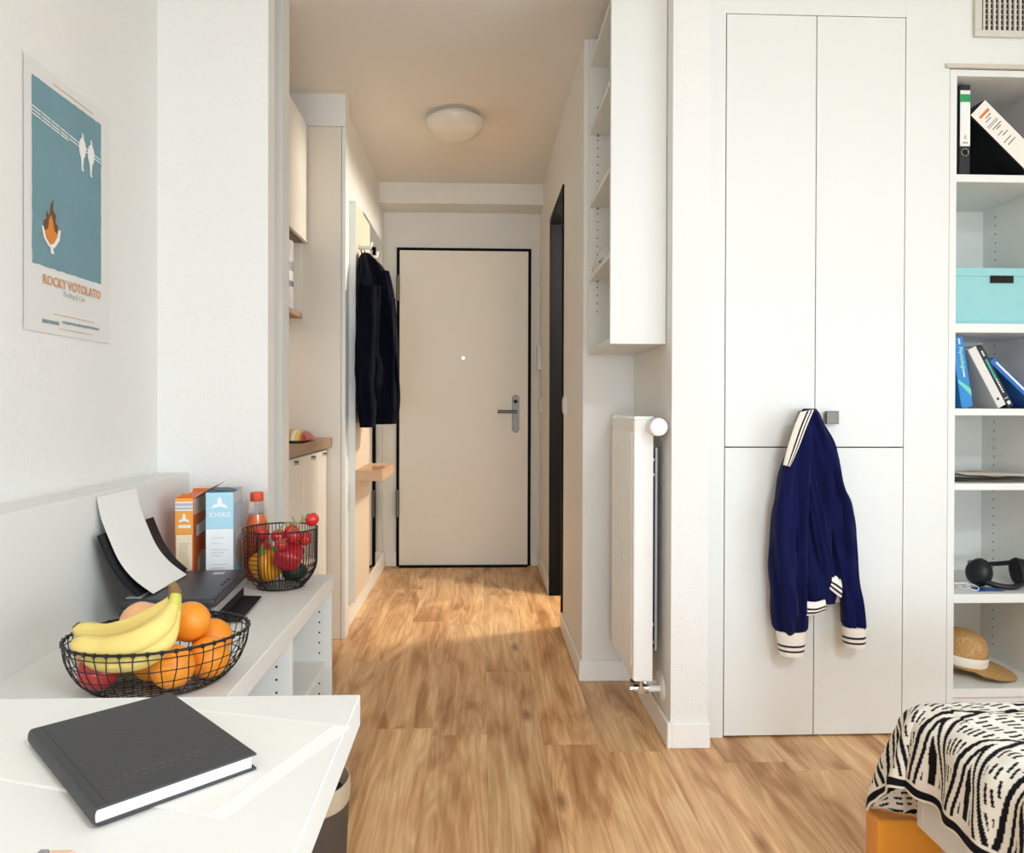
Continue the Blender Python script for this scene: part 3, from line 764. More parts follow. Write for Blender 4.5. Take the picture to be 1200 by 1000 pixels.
m.tube(smooth_path(pts, 3), .0016, 6)
tag(m.build('charging_cable', mat('cable_white', 'E8E8EA', .4), smooth=60), 'coiled white cable next to the black headphones', 'cable')
o = B(1.680, 1.775, 2.525, 2.58, z0 + .0003, z0 + .0015).build('plastic_card', mat('card_blue', '1D55A8', .35, .1, 20)); tag(o, 'flat blue card under the black headphones', 'card')

# straw hat
z0 = .149
t = thing('straw_hat', 'straw hat with cream ribbon on the lowest bookcase shelf', 'hat', (1.70, 2.67, z0))
def straw():
    m = bpy.data.materials.new('woven_straw'); m.use_nodes = True; nt = m.node_tree; N = nt.nodes; L = nt.links; b = N['Principled BSDF']
    tc = N.new('ShaderNodeTexCoord'); mp = N.new('ShaderNodeMapping'); mp.inputs['Scale'].default_value = (1, 1, 1); L.new(tc.outputs['Object'], mp.inputs[0])
    br = N.new('ShaderNodeTexVoronoi'); br.inputs['Scale'].default_value = 150; L.new(mp.outputs[0], br.inputs['Vector'])
    n = N.new('ShaderNodeTexNoise'); n.inputs['Scale'].default_value = 40; L.new(mp.outputs[0], n.inputs['Vector'])
    ad = N.new('ShaderNodeMath'); ad.operation = 'ADD'; L.new(br.outputs['Distance'], ad.inputs[0]); L.new(n.outputs['Fac'], ad.inputs[1])
    r = N.new('ShaderNodeValToRGB'); r.color_ramp.elements[0].position = .5; r.color_ramp.elements[0].color = lin('D9B67E'); r.color_ramp.elements[1].position = 1.2; r.color_ramp.elements[1].color = lin('BC9158')
    L.new(ad.outputs[0], r.inputs[0]); L.new(r.outputs[0], b.inputs['Base Color']); b.inputs['Roughness'].default_value = .65
    bp = N.new('ShaderNodeBump'); bp.inputs['Strength'].default_value = .7; bp.inputs['Distance'].default_value = .003; L.new(br.outputs['Distance'], bp.inputs['Height']); L.new(bp.outputs[0], b.inputs['Normal'])
    return m
M_straw = straw()
HM = Matrix.Translation((1.712, 2.672, z0 + .0376)) @ Matrix.Rotation(math.radians(7), 4, 'Y') @ Matrix.Rotation(math.radians(3), 4, 'X')
MB(HM).lathe([(.087, -.005), (.086, .02), (.084, .045), (.079, .07), (.066, .092), (.045, .105), (.02, .110), (.001, .111)], 40, fn=lambda a, z: 1 + .015 * math.sin(3 * a + z * 40)).build('crown', M_straw, t, smooth=60)
MB(HM).lathe([(.0885, .0), (.0895, .004), (.0885, .030), (.087, .032)], 40, cap=False).build('ribbon', mat('ribbon_cream', 'EDE7DA', .6, .03, 30), t, smooth=60)
def brim(u, v):
    a = u * 2 * PI; ext = .100 + .078 * max(0, math.cos(a + .45)) ** .8 * 1.0
    if math.cos(a) < -.1: ext = .100
    r = .084 + (ext - .084) * v
    return (r * math.cos(a), r * math.sin(a), -.003 - .008 * v * v * (1 if math.cos(a + .45) > 0 else .2) * max(.2, abs(math.cos(a + .45))))
br_ = MB(HM).grid(brim, 60, 8); br_.grid(lambda u, v: tuple(Vector(brim(u, v)) - Vector((0, 0, .003))), 60, 8)
br_.build('brim', M_straw, t, smooth=60)

# ================================================================== WALL SHELF UNIT ABOVE THE RADIATOR
t = thing('wall_shelf_unit', 'white open wall shelf unit hanging above the radiator', 'shelf', (.515, 2.77, 1.292))
ux0, ux1, uy0, uy1 = .422, .606, 2.492, 3.022
B(ux0, ux1, uy0, uy0 + .019, 1.292, 2.53).build('end_panel', M_white, t, bevel=.001)
B(ux0, ux1, uy1 - .019, uy1, 1.292, 2.53).build('end_panel', M_white, t, bevel=.001)
B(ux1 - .008, ux1, uy0 + .019, uy1 - .019, 1.292, 2.53).build('back_panel', M_white, t)
B(ux0, ux1 - .008, uy0 + .019, uy1 - .019, 1.292, 1.311).build('bottom_board', M_white, t)
for z in (1.581, 1.867, 2.153, 2.418):
    B(ux0 + .004, ux1 - .008, uy0 + .019, uy1 - .019, z, z + .019).build('shelf', M_white, t, bevel=.001)
ho = MB(); z = 1.46
while z < 2.27:
    if all(abs(z - q - .01) > .016 for q in (1.581, 1.867, 2.153)): ho.cyl((ux0 + .035, uy1 - .0195, z), (ux0 + .035, uy1 - .0188, z), .0028, n=8)
    z += .032
ho.build('peg_holes', M_dark, t)['kind'] = 'stuff'
for z in (1.581, 1.867, 2.153):
    MB().cyl((ux0 + .035, uy1 - .03, z - .004), (ux0 + .035, uy1 - .019, z - .004), .004, n=8).build('shelf_peg', M_walnut, t)
t = thing('folded_bag', 'pale crumpled bag with black strap on the wall shelf', 'bag', (.50, 2.85, 1.60))
pillow(.505, 2.86, 1.600, .15, .24, .085, 0, None).build('bag', mat('bag_pale', 'D9D7D2', .6, .08, 12, .4, 30, bdist=.006), t, smooth=180)
MB().tube([(.435, 2.78, 1.615), (.452, 2.84, 1.642), (.46, 2.92, 1.625)], .006, 8).build('strap', M_black, t, smooth=60)

# ================================================================== RADIATOR
t = thing('radiator', 'slim white panel radiator with thermostat beside the pillar', 'radiator', (.54, 2.70, .18))
rx0, rx1, ry0, ry1, rz0, rz1 = .504, .568, 2.502, 2.912, .183, 1.055
B(rx0 + .004, rx1, ry0, ry0 + .004, rz0, rz1 - .0125).build('side_cover', M_rad, t, bevel=.001)
B(rx0 + .004, rx1, ry1 - .004, ry1, rz0, rz1 - .0125).build('side_cover', M_rad, t, bevel=.001)
B(rx0, rx0 + .012, ry0 + .0005, ry1 - .0005, rz0, rz1 - .0125).build('front_panel', M_rad, t, bevel=.003)
B(rx1 - .012, rx1 - .001, ry0 + .005, ry1 - .005, rz0 + .01, rz1 - .012).build('rear_panel', M_rad, t)
for k in range(11):
    y = ry0 + .03 + k * .035
    B(rx0 - .003, rx0 + .002, y, y + .020, rz0 + .04, rz1 - .05).build('rib', M_rad, t, bevel=.002)
for k in range(14):
    y = ry0 + .02 + k * .0275
    B(rx0 + .012, rx1 - .012, y, y + .010, rz1 - .010, rz1 - .003).build('grille_bar', M_rad, t)
B(rx0, rx1, ry0, ry0 + .012, rz1 - .012, rz1).build('top_cap', M_rad, t, bevel=.001)
B(rx0, rx1, ry1 - .012, ry1, rz1 - .012, rz1).build('top_cap', M_rad, t, bevel=.001)
B(rx0 + .004, rx1 - .002, ry0 + .006, ry1 - .006, rz1 - .016, rz1 - .011).build('top_plate', M_rad, t)
kc = Vector((rx1 + .002, ry0 - .02, 1.022))
th_ = MB(frame(kc, (1, 0, 0), (0, 0, 1)))
th_.lathe([(.012, -.025), (.022, -.022), (.029, -.015), (.0305, .0), (.0305, .03), (.028, .05), (.024, .053)], 32)
th_.build('thermostat_head', M_rad, t, smooth=40)
MB().cyl((rx1 + .002, ry0 - .015, 1.022), (rx1 + .002, ry0 + .07, 1.022), .012, n=16).build('valve_stem', M_chrome, t, smooth=40)
B(rx1 + .003, rx1 + .016, ry0 + .045, ry0 + .065, .275, .945).build('wall_bracket', mat('bracket_zinc', '2e3136', .4, .05, 20, metal=.8), t, bevel=.001)
B(rx1 + .0165, rx1 + .024, ry0 + .043, ry0 + .063, .27, .95).build('wall_bracket', mat('bracket_grey', 'A9ABAC', .4, .05, 20, metal=.5), t)
for z in (.30, .36, .86, .91): MB().cyl((rx1 + .008, ry0 + .038, z), (rx1 + .008, ry0 + .046, z), .006, n=8).build('bolt', M_chrome, t)
vz = .150
vb = MB()
for y in (ry0 + .025, ry0 + .075):
    vb.cyl((rx0 + .03, y, vz + .001), (rx0 + .03, y, rz0 + .002), .010, n=12)
    vb.cyl((rx0 + .005, y, vz), (rx0 + .055, y, vz), .015, n=12)
vb.tube([(rx0 + .03, ry0 + .01, vz), (rx0 + .03, ry0 + .09, vz)], .013, 12)
vb.cyl((rx0 - .006, ry0 + .025, vz), (rx0 + .006, ry0 + .025, vz), .008, n=6)
vb.build('valve_block', M_chrome, t, smooth=40)
for y in (ry0 + .025, ry0 + .075):
    MB().cyl((rx0 + .055, y, vz), (XRW - .004, y, vz), .011, n=14).build('pipe', M_white, t, smooth=40)
ro = MB(frame((XRW - .0005, ry0 + .05, vz), (0, 1, 0), (0, 0, 1)))
ro.lathe([(.045, 0), (.044, .003), (.036, .008), (.012, .009)], 32, fn=lambda a, z: (1 + .45 * abs(math.cos(a)) ** 2))
o = ro.build('rosette', M_rad, t, smooth=50)
# rosette must stand out of the wall towards the hall
if (frame((0, 0, 0), (0, 1, 0), (0, 0, 1)) @ Vector((0, 0, 1))).x > 0:
    for v in o.data.vertices: v.co.x = 2 * (XRW - .0005 - ORG[t.name].x) - v.co.x

# ================================================================== SIDEBOARD
HS = .555
XF, XBk, YS0, YS1 = -.461, -.92, .975, 2.44
t = thing('sideboard', 'low white sideboard shelf along the left wall', 'sideboard', (-.7, 1.7, 0))
B(XBk, XF, YS0, YS1, HS - .046, HS).build('top_board', M_white, t, bevel=.0015)
B(XL, XBk, YS0, YS1 + .028, 0, .873).build('back_ledge', M_white, t, bevel=.0015)
for y0 in (YS0, 1.43, 1.912, YS1 - .022):
    B(XBk, XF - .004, y0, y0 + .02, .06, HS - .046).build('divider', M_white, t, bevel=.001)
B(XBk, XF - .004, YS0, YS1 - .002, .04, .06).build('bottom_board', M_white, t)
B(XBk, XF - .03, YS0 + .02, YS1 - .02, 0, .04).build('plinth', M_white2, t)
for y0, y1 in ((YS0 + .02, 1.43), (1.45, 1.912), (1.932, YS1 - .022)):
    B(XBk, XF - .02, y0, y1, .27, .288).build('shelf', M_white, t, bevel=.001)
ho = MB()
for yf in (1.912, YS1 - .022):
    z = .09
    while z < .48:
        if abs(z - .28) > .012: ho.cyl((XF - .04, yf - .0006, z), (XF - .04, yf + .001, z), .003, n=8)
        z += .032
ho.build('peg_holes', M_dark, t)['kind'] = 'stuff'

# poster ---------------------------------------------------------
XPo = XL + .0015
def pp(px, py, e=0): p = onX(px, py, XPo + e); return p
c_ = [onX(*q, XPo) for q in ((26, 60), (28, 386), (130, 402), (122, 128))]
y0p, y1p = (c_[0].y + c_[1].y) / 2, (c_[2].y + c_[3].y) / 2 + .005
z1p, z0p = c_[0].z, c_[1].z
t = thing('poster', 'concert poster with two white birds on wires over blue', 'poster', (XL, (y0p + y1p) / 2, z0p))
def PO(u, v, e=.0):
    """poster plane: u 0..1 along the wall, v 0..1 upwards, slightly wavy paper"""
    return Vector((XPo + .0010 + .0004 * math.sin(u * 5 + v * 3) + .010 * max(0, (u - .75)) ** 2 * (1 - v) * 4 + e, y0p + (y1p - y0p) * u, z0p + (z1p - z0p) * v))
m = MB().grid(lambda u, v: PO(u, v), 20, 30); m.grid(lambda u, v: PO(u, v, -.0006), 20, 30)
m.build('sheet', mat('poster_paper', 'DEDDD9', .7, .02, 9), t, smooth=60)
def uv(px, py):
    p = onX(px, py, XPo + .003); return ((p.y - y0p) / (y1p - y0p), (p.z - z0p) / (z1p - z0p))
ua, va = uv(38, 86); ub, vb_ = uv(119, 333); va2 = uv(117, 146)[1]
U0, U1, V0, V1 = ua, ub, uv(40, 308)[1], va
def jag(u, v):
    uu = U0 + (U1 - U0) * u; vv = V0 + (V1 - V0) * v
    if u in (0, 1): uu += .006 * noise.noise(Vector((v * 14, u * 9, 0)))
    if v in (0, 1): vv += .004 * noise.noise(Vector((u * 16, v * 9, 4)))
    return PO(uu, vv, .0006)
MB().grid(jag, 24, 40).build('blue_field', mat('poster_blue', '6F949E', .7, .12, 9), t, smooth=60)
def flat(name, poly, m, e=.0012):
    MB().prism([PO(u, v, e) for u, v in poly], (-.0003, 0, 0)).build(name, m, t)
def L2(a, b, w): return [(a[0], a[1] + w), (a[0], a[1] - w), (b[0], b[1] - w), (b[0], b[1] + w)]
wy = lambda v: V0 + (V1 - V0) * v
for (va_, vb2, ue) in ((.835, .775, 1.0), (.815, .755, 1.0), (.795, .745, .55)):
    nseg = 8
    for k in range(nseg):
        f0, f1 = k / nseg, (k + 1) / nseg - .012
        if f1 > ue: break
        pos = lambda f: (U0 + (U1 - U0) * f, wy(va_ + (vb2 - va_) * f))
        flat('wire', L2(pos(f0), pos(f1), .0022), M_paper)
def bird(cu, cv, s):
    out = [(0, .062), (.010, .066), (.020, .058), (.022, .045), (.038, .028), (.048, .005), (.040, -.025), (.022, -.045), (.016, -.085), (.026, -.098), (.004, -.098), (-.004, -.048), (-.022, -.02), (-.026, .01), (-.012, .034), (.008, .046), (.008, .056)]
    flat('bird', [(cu + s * a * 1.25, cv + s * b) for a, b in out], M_paper, .0016)
bu1, bv1 = uv(96, 173); bu2, bv2 = uv(106, 181)
bird(bu1, bv1, .95); bird(bu2, bv2, .95)
fu, fvv = uv(60, 272)
M_fl = mat('poster_brown', '6B4A2B', .7); M_flo = mat('poster_orange', 'D88335', .7)
flat('flame', [(fu + a * 1.6, fvv + b) for a, b in ((-.045, -.01), (-.05, .03), (-.03, .045), (-.03, .075), (-.01, .06), (.0, .105), (.018, .13), (.014, .09), (.035, .07), (.032, .04), (.05, .035), (.045, -.005), (.0, -.03))], M_fl, .0014)
flat('flame_core', [(fu + a * 1.6, fvv + b) for a, b in ((-.045, -.005), (-.02, .01), (-.012, .05), (.0, .065), (.012, .045), (.022, .01), (.045, .0), (.03, -.035), (.0, -.048), (-.03, -.035))], M_flo, .0018)
flat('acorn_cup', [(fu + a * 1.6, fvv + b) for a, b in ((-.062, .012), (-.05, -.03), (-.02, -.056), (-.005, -.06), (-.002, -.082), (.02, -.082), (.012, -.062), (.03, -.05), (.058, -.02), (.066, .02), (.05, .018), (.042, -.012), (.02, -.04), (-.005, -.05), (-.035, -.03), (-.05, .01))], M_paper, .002)
def ptext(body, u, v, size, m, **k):
    p = PO(u, v, .0022); return text('lettering', body, size, frame(p, (0, 1, 0), (0, 0, 1)), m, t, **k)
M_or = mat('poster_text_orange', 'D09A6C', .7); M_gr = mat('poster_text_grey', 'B9BBB9', .7); M_sl = mat('poster_text_slate', '7F959D', .7)
ut, vt = uv(83, 337)
o_ = ptext('ROCKY VOTOLATO', .53, uv(81, 336)[1], .031, M_or, spacing=1.02, bold=.0006, sx=.95)
ptext('The Brag & Cuss', .53, uv(82, 347)[1], .019, M_gr, shear=.35, sx=.8)
def dashes(u0, u1, v, h, m, n, seed):
    random.seed(seed); mb = MB(); u = u0
    while u < u1:
        w_ = random.uniform(.006, .02); mb.prism([PO(a, b, .0012) for a, b in ((u, v + h), (u, v - h * random.uniform(.6, 1)), (min(u + w_, u1), v - h), (min(u + w_, u1), v + h * random.uniform(.6, 1)))], (-.0002, 0, 0)); u += w_ + random.uniform(.003, .008)
    mb.build(n, m, t)
dashes(.30, .80, uv(82, 372)[1], .0018, M_or, 'small_print', 1)
dashes(.18, .36, uv(52, 376)[1], .0075, M_sl, 'sponsor_marks', 2)
dashes(.40, .86, uv(90, 381)[1], .0055, M_sl, 'sponsor_marks', 3)
dashes(.36, .76, uv(84, 388)[1], .0016, M_or, 'small_print', 4)
dashes(.30, .78, .965, .0022, M_or, 'small_print', 5)

# ================================================================== THINGS ON THE SIDEBOARD
# printer
Mp = Matrix.Translation((-.735, 1.995, HS)) @ Matrix.Rotation(math.radians(4), 4, 'Z')
t = thing('printer', 'compact dark grey inkjet printer standing on the sideboard', 'printer', (-.735, 1.995, HS))
px0, px1, py0, py1 = -.118, .10, -.17, .165
MB(Mp).box(px0, px1 - .012, py0, py1, .004, .058).build('body', M_pl_dark, t, bevel=.008, seg=3, smooth=40)
MB(Mp).box(px0 + .006, px1, py0 - .001, py1 + .001, .054, .076).build('lid', M_pl_dark, t, bevel=.009, seg=3, smooth=40)
MB(Mp).box(px1 - .014, px1 + .001, py0 + .012, py1 - .012, .036, .054).build('front_trim', M_silver, t, bevel=.002)
MB(Mp).box(px1 - .013, px1 - .004, py0 + .03, py1 - .03, .008, .032).build('output_slot', M_dark, t)
MB(Mp @ Matrix.Translation((px1 - .01, 0, .008)) @ Matrix.Rotation(math.radians(3), 4, 'Y')).box(0, .055, -.11, .13, 0, .003).build('output_tray', M_pl_blk, t, bevel=.001)
MB(Mp).box(.02, .05, .10, .13, .0758, .0765).build('emblem', M_silver, t)
for k in range(3): MB(Mp).box(.075, .083, -.03 + .03 * k, -.014 + .03 * k, .0758, .0772).build('button', M_pl_blk, t, bevel=.0005)
# paper support and paper, curved up to the ledge wall
prs = smooth_path([(-.808, .632), (-.845, .668), (-.876, .715), (-.902, .778)], 6)
def strip(path, ya, yb, th, skew=0.0, n=2):
    m = MB()
    rings = []
    for i, (x, z) in enumerate(path):
        a = path[max(i - 1, 0)]; b = path[min(i + 1, len(path) - 1)]; tx, tz = b[0] - a[0], b[1] - a[1]; l = math.hypot(tx, tz); nx, nz = -tz / l * -1, tx / l * -1
        sk = skew * i / len(path)
        rings.append([(x, ya + sk, z), (x, yb + sk, z), (x + nx * th, yb + sk, z + nz * th), (x + nx * th, ya + sk, z + nz * th)])
    return m.loft(rings)
strip(prs, 1.845, 2.145, .006).build('paper_support', M_pl_blk, t, smooth=40)
MB(Mp).box(px0 + .01, px0 + .045, py0 + .02, py1 - .02, .0755, .079).build('paper_slot', M_silver, t, bevel=.001)
ppath = smooth_path([(-.783, .634), (-.828, .669), (-.862, .712), (-.888, .77), (-.906, .82), (-.915, .866)], 6)
o = strip(ppath, 1.872, 2.082, .0006).build('printer_paper', M_paper, smooth=60)
tag(o, 'blank white sheet of paper standing in the printer feed', 'paper')

# cereal boxes
def carton(name, label, fx0, fx1, y0, depth, h, rot, mfront, mside, extra):
    a = onY(fx0, 640, y0); b = onY(fx1, 640, y0); w = b.x - a.x
    M = Matrix.Translation((a.x, y0, HS)) @ Matrix.Rotation(rot, 4, 'Z')
    t = thing(name, label, 'box', (a.x + w / 2, y0 + depth / 2, HS))
    MB(M).box(0, w, 0, depth, .0005, h).build('carton', mside, t, bevel=.001)
    extra(t, M, w, depth, h)
    return t
M_or_c = mat('carton_orange', 'D96A2C', .5, .12, 12)
M_or_f = mat('carton_amber', 'F0A445', .5, .04, 20)
M_pk = mat('carton_cream', 'F3DFC2', .6, .03, 30)
M_bl_f = mat('carton_pale_blue', 'A9D6E8', .5, .04, 20)
M_bl_s = mat('carton_blue_grey', 'A4B8CC', .5, .12, 14)
M_wt = mat('carton_white', 'EDEFF0', .55, .02, 20)
M_ltg = mat('fine_print', 'C9B593', .7); M_ltb = mat('fine_print_blue', 'C6D3DC', .7); M_gry = mat('flap_grey', 'B9B8B6', .6)
def house(mb, cx, z, w, h, y):
    mb.prism([(cx - w * .5, y, z), (cx - w * .35, y, z + h * .3), (cx - w * .16, y, z + h * .36), (cx - w * .12, y, z + h * .75), (cx, y, z + h), (cx + w * .12, y, z + h * .75), (cx + w * .16, y, z + h * .36), (cx + w * .35, y, z + h * .3), (cx + w * .5, y, z), (cx, y, z + h * .14)], (0, .0003, 0))
def ex1(t, M, w, d, h):
    MB(M).box(.001, w - .001, -.0006, 0, h * .62, h - .036).build('amber_panel', M_or_f, t)
    MB(M).box(.001, w - .001, -.0006, 0, h - .036, h - .012).build('grey_band', M_gry, t)
    for z in (h - .036, h - .026, h - .014): MB(M).box(.001, w - .001, -.0009, -.0005, z, z + .003).build('white_stripe', M_wt, t)
    MB(M).box(.001, w - .001, -.0006, 0, h - .011, h - .001).build('amber_top', M_or_f, t)
    MB(M).box(.003, w - .003, -.0006, 0, .004, h * .615).build('text_panel', M_pk, t)
    mb = MB(M); house(mb, w / 2, h * .745, w * .62, .026, -.0011); mb.build('emblem', M_wt, t)
    mb = MB(M); random.seed(2); x = w * .2
    while x < w * .8: mb.box(x, x + .004, -.0011, -.0006, h * .685, h * .685 + .009); x += .0048
    mb.build('brand_word', M_wt, t)
    mb = MB(M); z = .02
    while z < h * .52:
        mb.box(w * .22, w * random.uniform(.68, .8), -.0011, -.0006, z, z + .0016); z += .0048
    mb.build('fine_print', M_ltg, t)
    # side picture and open flaps
    MB(M).box(w, w + .0006, .006, d - .004, h * .82, h - .004).build('side_top', mat('carton_tan', 'D9C2A8', .55, .3, 30), t)
    MB(M).prism([(w + .0006, .03, h * .58), (w + .0006, .12, h * .60), (w + .0006, .12, h * .72), (w + .0006, .03, h * .70)], (.0005, 0, 0)).build('side_lettering', M_wt, t)
    MB(M).lathe([(.001, .0), (.05, .0006), (.05, .001)], 24, (0, 0, 0)).build if False else None
    MB(M).prism([(w + .0006, .09 + .05 * math.cos(a), h * .22 + .05 * math.sin(a)) for a in [2 * PI * k / 20 for k in range(20)]], (.0005, 0, 0)).build('bowl_picture', mat('bowl_print', 'E9DCC8', .5, .35, 40), t)
    MB(M).prism([(0, 0, h), (w, 0, h), (w * .9, -.002, h + .010), (w * .45, .0, h + .013)], (0, .0012, 0)).build('flap', M_or_c, t)
    MB(M).prism([(w, .01, h), (w, d - .01, h), (w + .05, d - .02, h + .032), (w + .035, .03, h + .022)], (0, 0, .001)).build('flap', mat('flap_peach', 'EBC3A8', .6, .05), t)
    MB(M).prism([(0, d, h), (w, d, h), (w, d + .01, h + .010), (0, d + .01, h + .010)], (0, .001, 0)).build('flap', M_or_c, t)
carton('cereal_box', 'open orange cereal box beside the pale blue box', 205, 226, 2.20, .16, .270, math.radians(4), M_or_f, M_or_c, ex1)
def ex2(t, M, w, d, h):
    MB(M).box(.001, w - .001, -.0006, 0, h * .64, h - .001).build('blue_panel', M_bl_f, t)
    MB(M).box(.001, w - .001, -.0006, 0, .003, h * .635).build('white_panel', M_wt, t)
    mb = MB(M); house(mb, w / 2, h * .84, w * .62, .034, -.0011); mb.build('emblem', M_wt, t)
    text('lettering', 'SCHOKO', .0175, M @ FACE((w / 2, -.0012, h * .775)), M_wt, t, bold=.0004, sx=.78)
    mb = MB(M)
    for z0_, z1_, k in ((.14, .17, 2), (.105, .13, 3), (.03, .09, 6)):
        for q in range(k): mb.box(w * .2, w * (.55 + .25 * ((q * 7) % 3) / 2), -.0011, -.0006, z0_ + (z1_ - z0_) * q / k, z0_ + (z1_ - z0_) * q / k + .0025)
    mb.build('fine_print', M_ltb, t)
    MB(M).box(w, w + .0006, .004, d - .004, h * .88, h - .003).build('side_top', mat('side_pale', 'C9C9CC', .5, .05, 20), t)
    MB(M).box(w + .0006, w + .001, .03, d - .03, h * .52, h * .60).build('side_lettering', mat('side_print', 'D9CFD2', .5, .1, 60), t)
    MB(M).prism([(w + .0006, d * .55 + .05 * math.cos(a), h * .33 + .045 * math.sin(a)) for a in [2 * PI * k / 20 for k in range(20)]], (.0006, 0, 0)).build('muesli_picture', mat('muesli', 'A98F78', .7, .8, 120), t)
    MB(M).prism([(w + .001, d * .55 + .055 * math.cos(a), h * .26 + .05 * math.sin(a)) for a in [PI + PI * k / 12 for k in range(13)]], (.0006, 0, 0)).build('bowl_picture', mat('bowl_teal', '7FA3AE', .5, .1), t)
    m_ = MB(M); n = 10
    m_.prism([(w * k / n, .0, h + .006 * math.sin(PI * k / n)) for k in range(n + 1)] + [(w, .0, h - .001), (0, .0, h - .001)], (0, d * .5, 0)); m_.build('top_flap', mat('flap_navy', '2d4d5e', .5), t)
carton('cereal_box', 'pale blue and white cereal box marked SCHOKO', 241, 272.5, 2.20, .15, .286, math.radians(8), M_bl_f, M_bl_s, ex2)

# juice bottle
bx, by = onY(301, 640, 2.398).x, 2.398
t = thing('juice_bottle', 'clear bottle of orange red juice behind the wire basket', 'bottle', (bx, by, HS))
M_gl = mat('bottle_plastic', 'FFFFFF', .05, 0, 5, trans=1, ior=1.25)
M_ju = mat('juice', 'DE6A33', .25, .04, 10, spec=.5, coat=.8)
MB().lathe([(.036, .0005), (.040, .006), (.040, .11), (.0395, .125), (.0365, .148), (.031, .172), (.0255, .19), (.023, .198)], 36, (bx, by, HS)).build('juice', M_ju, t, smooth=60)
MB().lathe([(.0235, .1985), (.023, .204), (.0205, .225), (.0215, .2265), (.0215, .232), (.019, .236), (.019, .238)], 36, (bx, by, HS), cap=False).build('neck', M_gl, t, smooth=60)
MB().lathe([(.019, .237), (.0195, .238), (.0195, .262), (.0175, .265), (.001, .265)], 36, (bx, by, HS), fn=lambda a, z: 1 + .012 * math.sin(24 * a)).build('cap', mat('cap_red', 'D9512F', .45), t, smooth=50)

# ---------------- fruit bowl (oval wire)
BC = Vector((-.612, 1.492, HS)); BROT = math.radians(24)
def bowl_pt(a, tt):
    """tt 0 at the bottom edge .. 1 at the rim"""
    k = .66 + .34 * math.sin(min(1, tt * 1.02) * PI / 2) ** .8
    x = .162 * k * math.cos(a); y = .140 * k * math.sin(a)
    return BC + Vector((x * math.cos(BROT) - y * math.sin(BROT), x * math.sin(BROT) + y * math.cos(BROT), .004 + .094 * tt ** 1.25))
t = thing('wire_fruit_bowl', 'oval black wire bowl full of fruit on the sideboard', 'bowl', BC)
NA = 44
MB().tube([bowl_pt(2 * PI * k / 64, 1) for k in range(64)], .0026, 8, closed=True).build('rim', M_blackw, t, smooth=60)
MB().tube([bowl_pt(2 * PI * k / 64, 0) for k in range(64)], .0016, 6, closed=True).build('foot_ring', M_blackw, t, smooth=60)
wm = MB()
for k in range(NA):
    a = 2 * PI * k / NA
    wm.tube([bowl_pt(a + .012 * math.sin(k * 3 + q), q / 8) for q in range(9)], .0011, 5)
    p = bowl_pt(a, 1); wm.add([], [])
    wm.tube([p + Vector((0, 0, -.004)), p + Vector((0, 0, .003))], .0036, 6)
for q in (1, 2.4, 3.9, 5.6, 7.2):
    wm.tube([bowl_pt(2 * PI * k / 72, q / 8 + .012 * noise.noise(Vector((k * .4, q, 0)))) for k in range(72)], .0011, 5, closed=True)
for k in range(-6, 7):
    for ax in (0, 1):
        f = k / 7; h_ = math.sqrt(1 - f * f); A = []
        for sgn in (-1, 1):
            x, y = (f, sgn * h_) if ax else (sgn * h_, f)
            x *= .162 * .66; y *= .140 * .66
            A.append(BC + Vector((x * math.cos(BROT) - y * math.sin(BROT), x * math.sin(BROT) + y * math.cos(BROT), .004 + .001 * ax)))
        wm.tube(A, .0011, 5)
wm.build('wire_mesh', M_blackw, t, smooth=60)

def sphere_mesh(name, r, m, sq=1.0, dim=.0, n=28, lob=0, lobn=5):
    prof = []
    k = 18
    for i in range(k + 1):
        a = -PI / 2 + PI * i / k; rr = r * math.cos(a); zz = r * sq * math.sin(a)
        top = max(0, math.sin(a)); zz -= dim * r * math.exp(-(rr / (r * .28)) ** 2) * (1 if a > 0 else -1)
        prof.append((max(rr, .0004), zz))
    fn = (lambda a, z: 1 + lob * math.cos(lobn * a)) if lob else None
    return MB().lathe(prof, n, fn=fn).mesh(name, m, smooth=180)
def put(name, me, loc, label, cat, group=None, rot=(0, 0, 0), s=1.0, parent=None):
    o = bpy.data.objects.new(name, me); C.objects.link(o); o.location = loc; o.rotation_euler = rot; o.scale = (s, s, s)
    ORG[o.name] = Vector(loc)
    if parent: o.parent = parent
    else: tag(o, label, cat, group)
    return o
M_orange = mat('orange_peel', 'F3962B', .38, .06, 14, .25, 420, spec=.5)
me_or = sphere_mesh('orange', .0395, M_orange, .97, .04)
me_nv = MB().lathe([(.0045, 0), (.003, .0014), (.0005, .0016)], 8).mesh('stem_end', mat('orange_navel', '9C8A3A', .7), smooth=60)
def orange(px, py, Y, label, rot=(0, 0, 0), s=1.0):
    p = onY(px, py, Y); o = put('orange', me_or, p, label, 'orange', 'oranges in the wire bowl', rot, s)
    c = bpy.data.objects.new('stem_end', me_nv); C.objects.link(c); c.parent = o; c.location = (0, 0, .0367)
orange(202.1, 781.6, 1.4299, 'orange at the front of the wire bowl below the banana stem', (-1.4, .2, 0))
orange(244.9, 770.2, 1.4965, 'orange at the right end of the bowl front', (-1.2, .4, 0))
orange(222.5, 728.9, 1.5156, 'topmost orange beside the banana stem', (-1.3, -.4, 0), .98)
orange(248.9, 748.0, 1.5723, 'orange at the back right rim of the wire bowl', (-1.0, .4, 0))
orange(179.4, 775.1, 1.4819, 'half hidden orange underneath the bananas', (-1.2, 0, 0), .945)
def apple_mat(name, a, b):
    m = mat(name, a, .3, .1, 8, coat=.3); nt = m.node_tree
    for n in nt.nodes:
        if n.type == 'MIX': n.inputs['A'].default_value = lin(a); n.inputs['B'].default_value = lin(b)
    for n in nt.nodes:
        if n.type == 'TEX_NOISE': n.inputs['Scale'].default_value = 16
    return m
